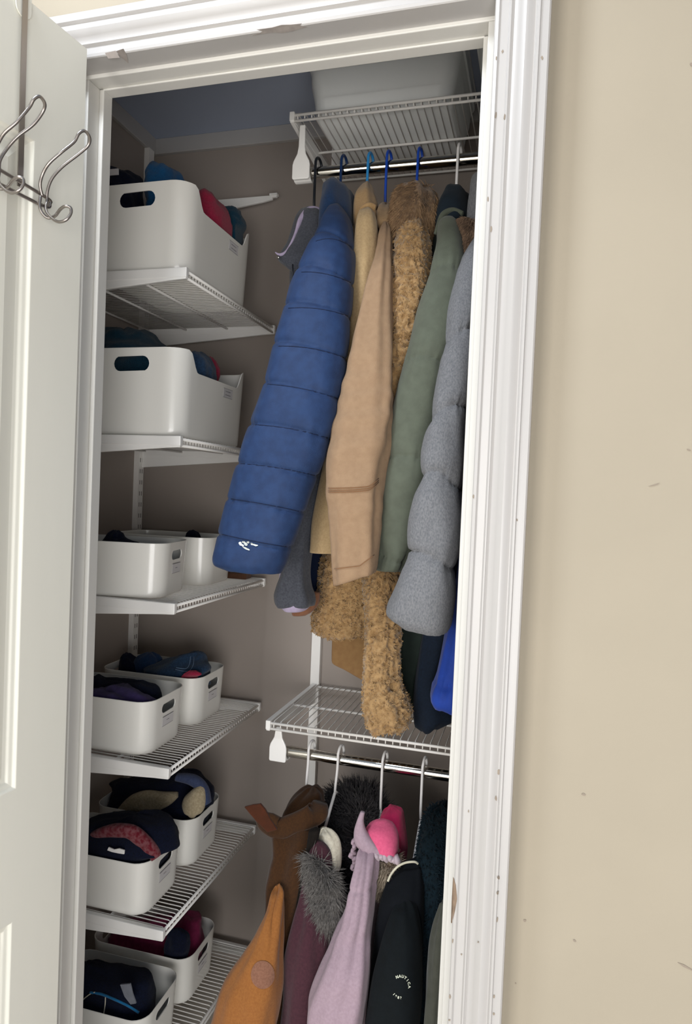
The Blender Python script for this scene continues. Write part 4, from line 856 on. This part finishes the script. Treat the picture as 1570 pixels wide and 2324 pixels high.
# lowest shelf
soft('6f', 'garment', 'magenta garment in the farther lowest bin', 'clothing', [(2076, 395, 430, 1.58, .015), (2082, 360, 452, 1.575, .03), (2100, 270, 458, 1.57, .045), (2130, 220, 460, 1.56, .055), (2170, 200, 455, 1.54, .06), (2230, 210, 440, 1.53, .06)], M['magenta'], 22, fold=.008)
soft('6f', 'glove', 'dark navy mitten in front of the magenta garment', 'glove', [(2108, 390, 412, 1.485, .008), (2116, 380, 424, 1.485, .014), (2140, 374, 430, 1.485, .018), (2170, 374, 425, 1.485, .018), (2200, 380, 420, 1.485, .016)], M['navyknit'], 23, wr=.003, fold=.003)
gg = soft('6n', 'garment', 'navy garment with azure edging in the nearer lowest bin', 'clothing', [(2190, 178, 205, 1.36, .02), (2200, 165, 240, 1.36, .035), (2222, 155, 335, 1.36, .05), (2250, 150, 345, 1.355, .06), (2300, 150, 345, 1.345, .065), (2380, 150, 335, 1.34, .06)], M['navyknit'], 24, fold=.005, wr=.004)
b = MB(); q = [hit(gg, x, y, .001)[0] for x, y in ((205, 2252), (230, 2256), (260, 2268), (290, 2282), (315, 2298))]; q = [p for p in q if p]
if len(q) > 2: b.tube(smooth_path(q, 5), .0028, 6); b.build('edging', M['azure'], gg, True)
b = MB()
for s in ([(178, 2284), (190, 2268), (205, 2256), (216, 2252)], [(240, 2262), (239, 2280), (236, 2300)]):
    q = [hit(gg, x, y, .001)[0] for x, y in s]; q = [p for p in q if p]
    if len(q) > 2: b.tube(smooth_path(q, 5), .0012, 6)
if b.v: b.build('cord', M['cream'], gg, True)
b = MB(); b.prism([P(x, y, 1.296) for x, y in ((272, 2235), (295, 2233), (300, 2255), (308, 2278), (296, 2280), (282, 2262))], (0, .004, 0)); tag(bevel(b.build('strap_end', cloth('grey_webbing', '7c7f88')), .0006), 'grey webbing strap end on the azure-edged garment', 'strap')

# ------------------------------------------------------------------ wear on the trim and wall
def bvh(o): HIT[o.name] = BVHTree.FromPolygons([v.co.copy() for v in o.data.vertices], [tuple(p.vertices) for p in o.data.polygons])
for q in ('trim_2', 'trim_3', 'trim_4', 'wall_front'): bvh(bpy.data.objects[q])
def mark(name, on, m, polys, out=.0004):
    o = bpy.data.objects[on]; b = MB()
    for poly in polys:
        c = (sum(x for x, y in poly)/len(poly), sum(y for x, y in poly)/len(poly)); p, n = hit(o, c[0], c[1], out)
        if p is None: continue
        q = []
        for x, y in poly:
            d = ray(x, y); t = (p-O).dot(n)/d.dot(n); q.append(O+d*t)
        b.prism(q, n*.0003)
    if b.v: b.build(name, m, o)
M['redchip'] = mat('reddish_wood_chip', 'b3aaa4', .9, var=.25, vscale=60); M['scuff'] = mat('grey_scuff', '94887a', .9)
mark('paint_chip', 'trim_4', M['redchip'], [[(263, 116), (280, 110), (288, 126), (291, 143), (276, 131)]])
mark('paint_chip', 'trim_4', M['redchip'], [[(238, 120), (262, 115), (272, 131), (246, 133)], blob(640, 66, 60, 8, -.15, 16, .35, 3)])
mark('paint_chip', 'trim_2', M['chip'], [[(1028, 1990), (1034, 2003), (1038, 2035), (1034, 2060), (1026, 2095), (1023, 2094), (1025, 2040)]])
mark('paint_chip', 'trim_3', M['chip'], [[(1029, 1992), (1034, 2008), (1037, 2040), (1032, 2068), (1027, 2088)]])
dots = [(1131, 1992, 3.2, 4), (1131, 1752, 4.5, 5.5), (1125, 1812, 2, 6), (1129, 2026, 2.2, 5), (1128, 2088, 2, 6), (1121, 2261, 2, 4), (1120, 2301, 2.5, 3), (1047, 2166, 2, 2.5), (1063, 1841, 1.6, 3), (1085, 2138, 2, 2),
        (1021, 2262, 2.2, 5), (1027, 2135, 1.6, 5), (1019, 2315, 3, 2), (1125, 260, 2, 8), (1145, 265, 2, 6), (1140, 117, 2, 4), (1126, 132, 1.5, 5), (1230, 131, 2.5, 4), (1074, 1127, 2, 5), (1173, 1180, 1.6, 3), (1114, 520, 2, 6), (1107, 452, 1.8, 5)]
mark('paint_nick', 'trim_3', M['scuff'], [blob(x, y, a, b2, .1, 8, .3, k) for k, (x, y, a, b2) in enumerate(dots)])
mark('scuff', 'wall_front', M['scuff'], [[(1471, 1104), (1480, 1101), (1493, 1097), (1497, 1096), (1492, 1100), (1482, 1103)], [(1537, 2184), (1552, 2189), (1570, 2200), (1570, 2203), (1550, 2194)], blob(1324, 1803, 4, 3, 0, 8, .3, 2),
     blob(1303, 2135, 5, 2.2, .7, 8, .3, 4), blob(1191, 2089, 3, 3, 0, 8, .3, 5), blob(1562, 1021, 5, 2, .3, 8, .3, 6), blob(1568, 146, 3, 5, 0, 8, .3, 7), blob(1170, 2232, 1.6, 1.6, 0, 8, .3, 8)])
# ------------------------------------------------------------------ light
def area(name, loc, target, sx, sy, power, colr):
    l = bpy.data.lights.new(name, 'AREA'); l.shape = 'RECTANGLE'; l.size = sx; l.size_y = sy; l.energy = power; l.color = colr
    o = bpy.data.objects.new(name, l); col.objects.link(o); o.location = loc
    o.rotation_euler = (Vector(target)-Vector(loc)).to_track_quat('-Z', 'Y').to_euler(); return o
area('ceiling_lamp', (-.80, .25, 2.62), (-.45, .75, 0), .30, .30, 17, (.86, .92, 1.0))
area('fill_light', (.75, -1.5, .75), (-.5, 1.35, 1.6), 1.6, 1.4, 44, (1.0, .985, .97))  # unseen soft source, added to brighten the bins and upper closet
area('fill_light', (-1.3, -2.9, 1.15), (-.3, 1.2, 1.2), 1.4, 2.2, 75, (1.0, .975, .94))  # second added source, lights the coats from the left front
w = bpy.data.worlds.new('world'); sc.world = w; w.use_nodes = True
nt = w.node_tree; bg = nt.nodes['Background']
tc = nt.nodes.new('ShaderNodeTexCoord'); sp = nt.nodes.new('ShaderNodeSeparateXYZ'); nt.links.new(tc.outputs['Generated'], sp.inputs[0])
cr = nt.nodes.new('ShaderNodeValToRGB'); mr = nt.nodes.new('ShaderNodeMapRange'); mr.inputs['From Min'].default_value = -1
nt.links.new(sp.outputs['Z'], mr.inputs['Value']); nt.links.new(mr.outputs[0], cr.inputs['Fac'])
cr.color_ramp.elements[0].color = (.75, .62, .5, 1); cr.color_ramp.elements[1].color = (.72, .84, 1.0, 1); cr.color_ramp.elements[0].position = .35; cr.color_ramp.elements[1].position = .7
nt.links.new(cr.outputs[0], bg.inputs['Color']); bg.inputs['Strength'].default_value = .42
vs = sc.view_settings; vs.view_transform = 'Standard'; vs.look = 'None'; vs.gamma = 1; vs.exposure = .07; vs.use_curve_mapping = False
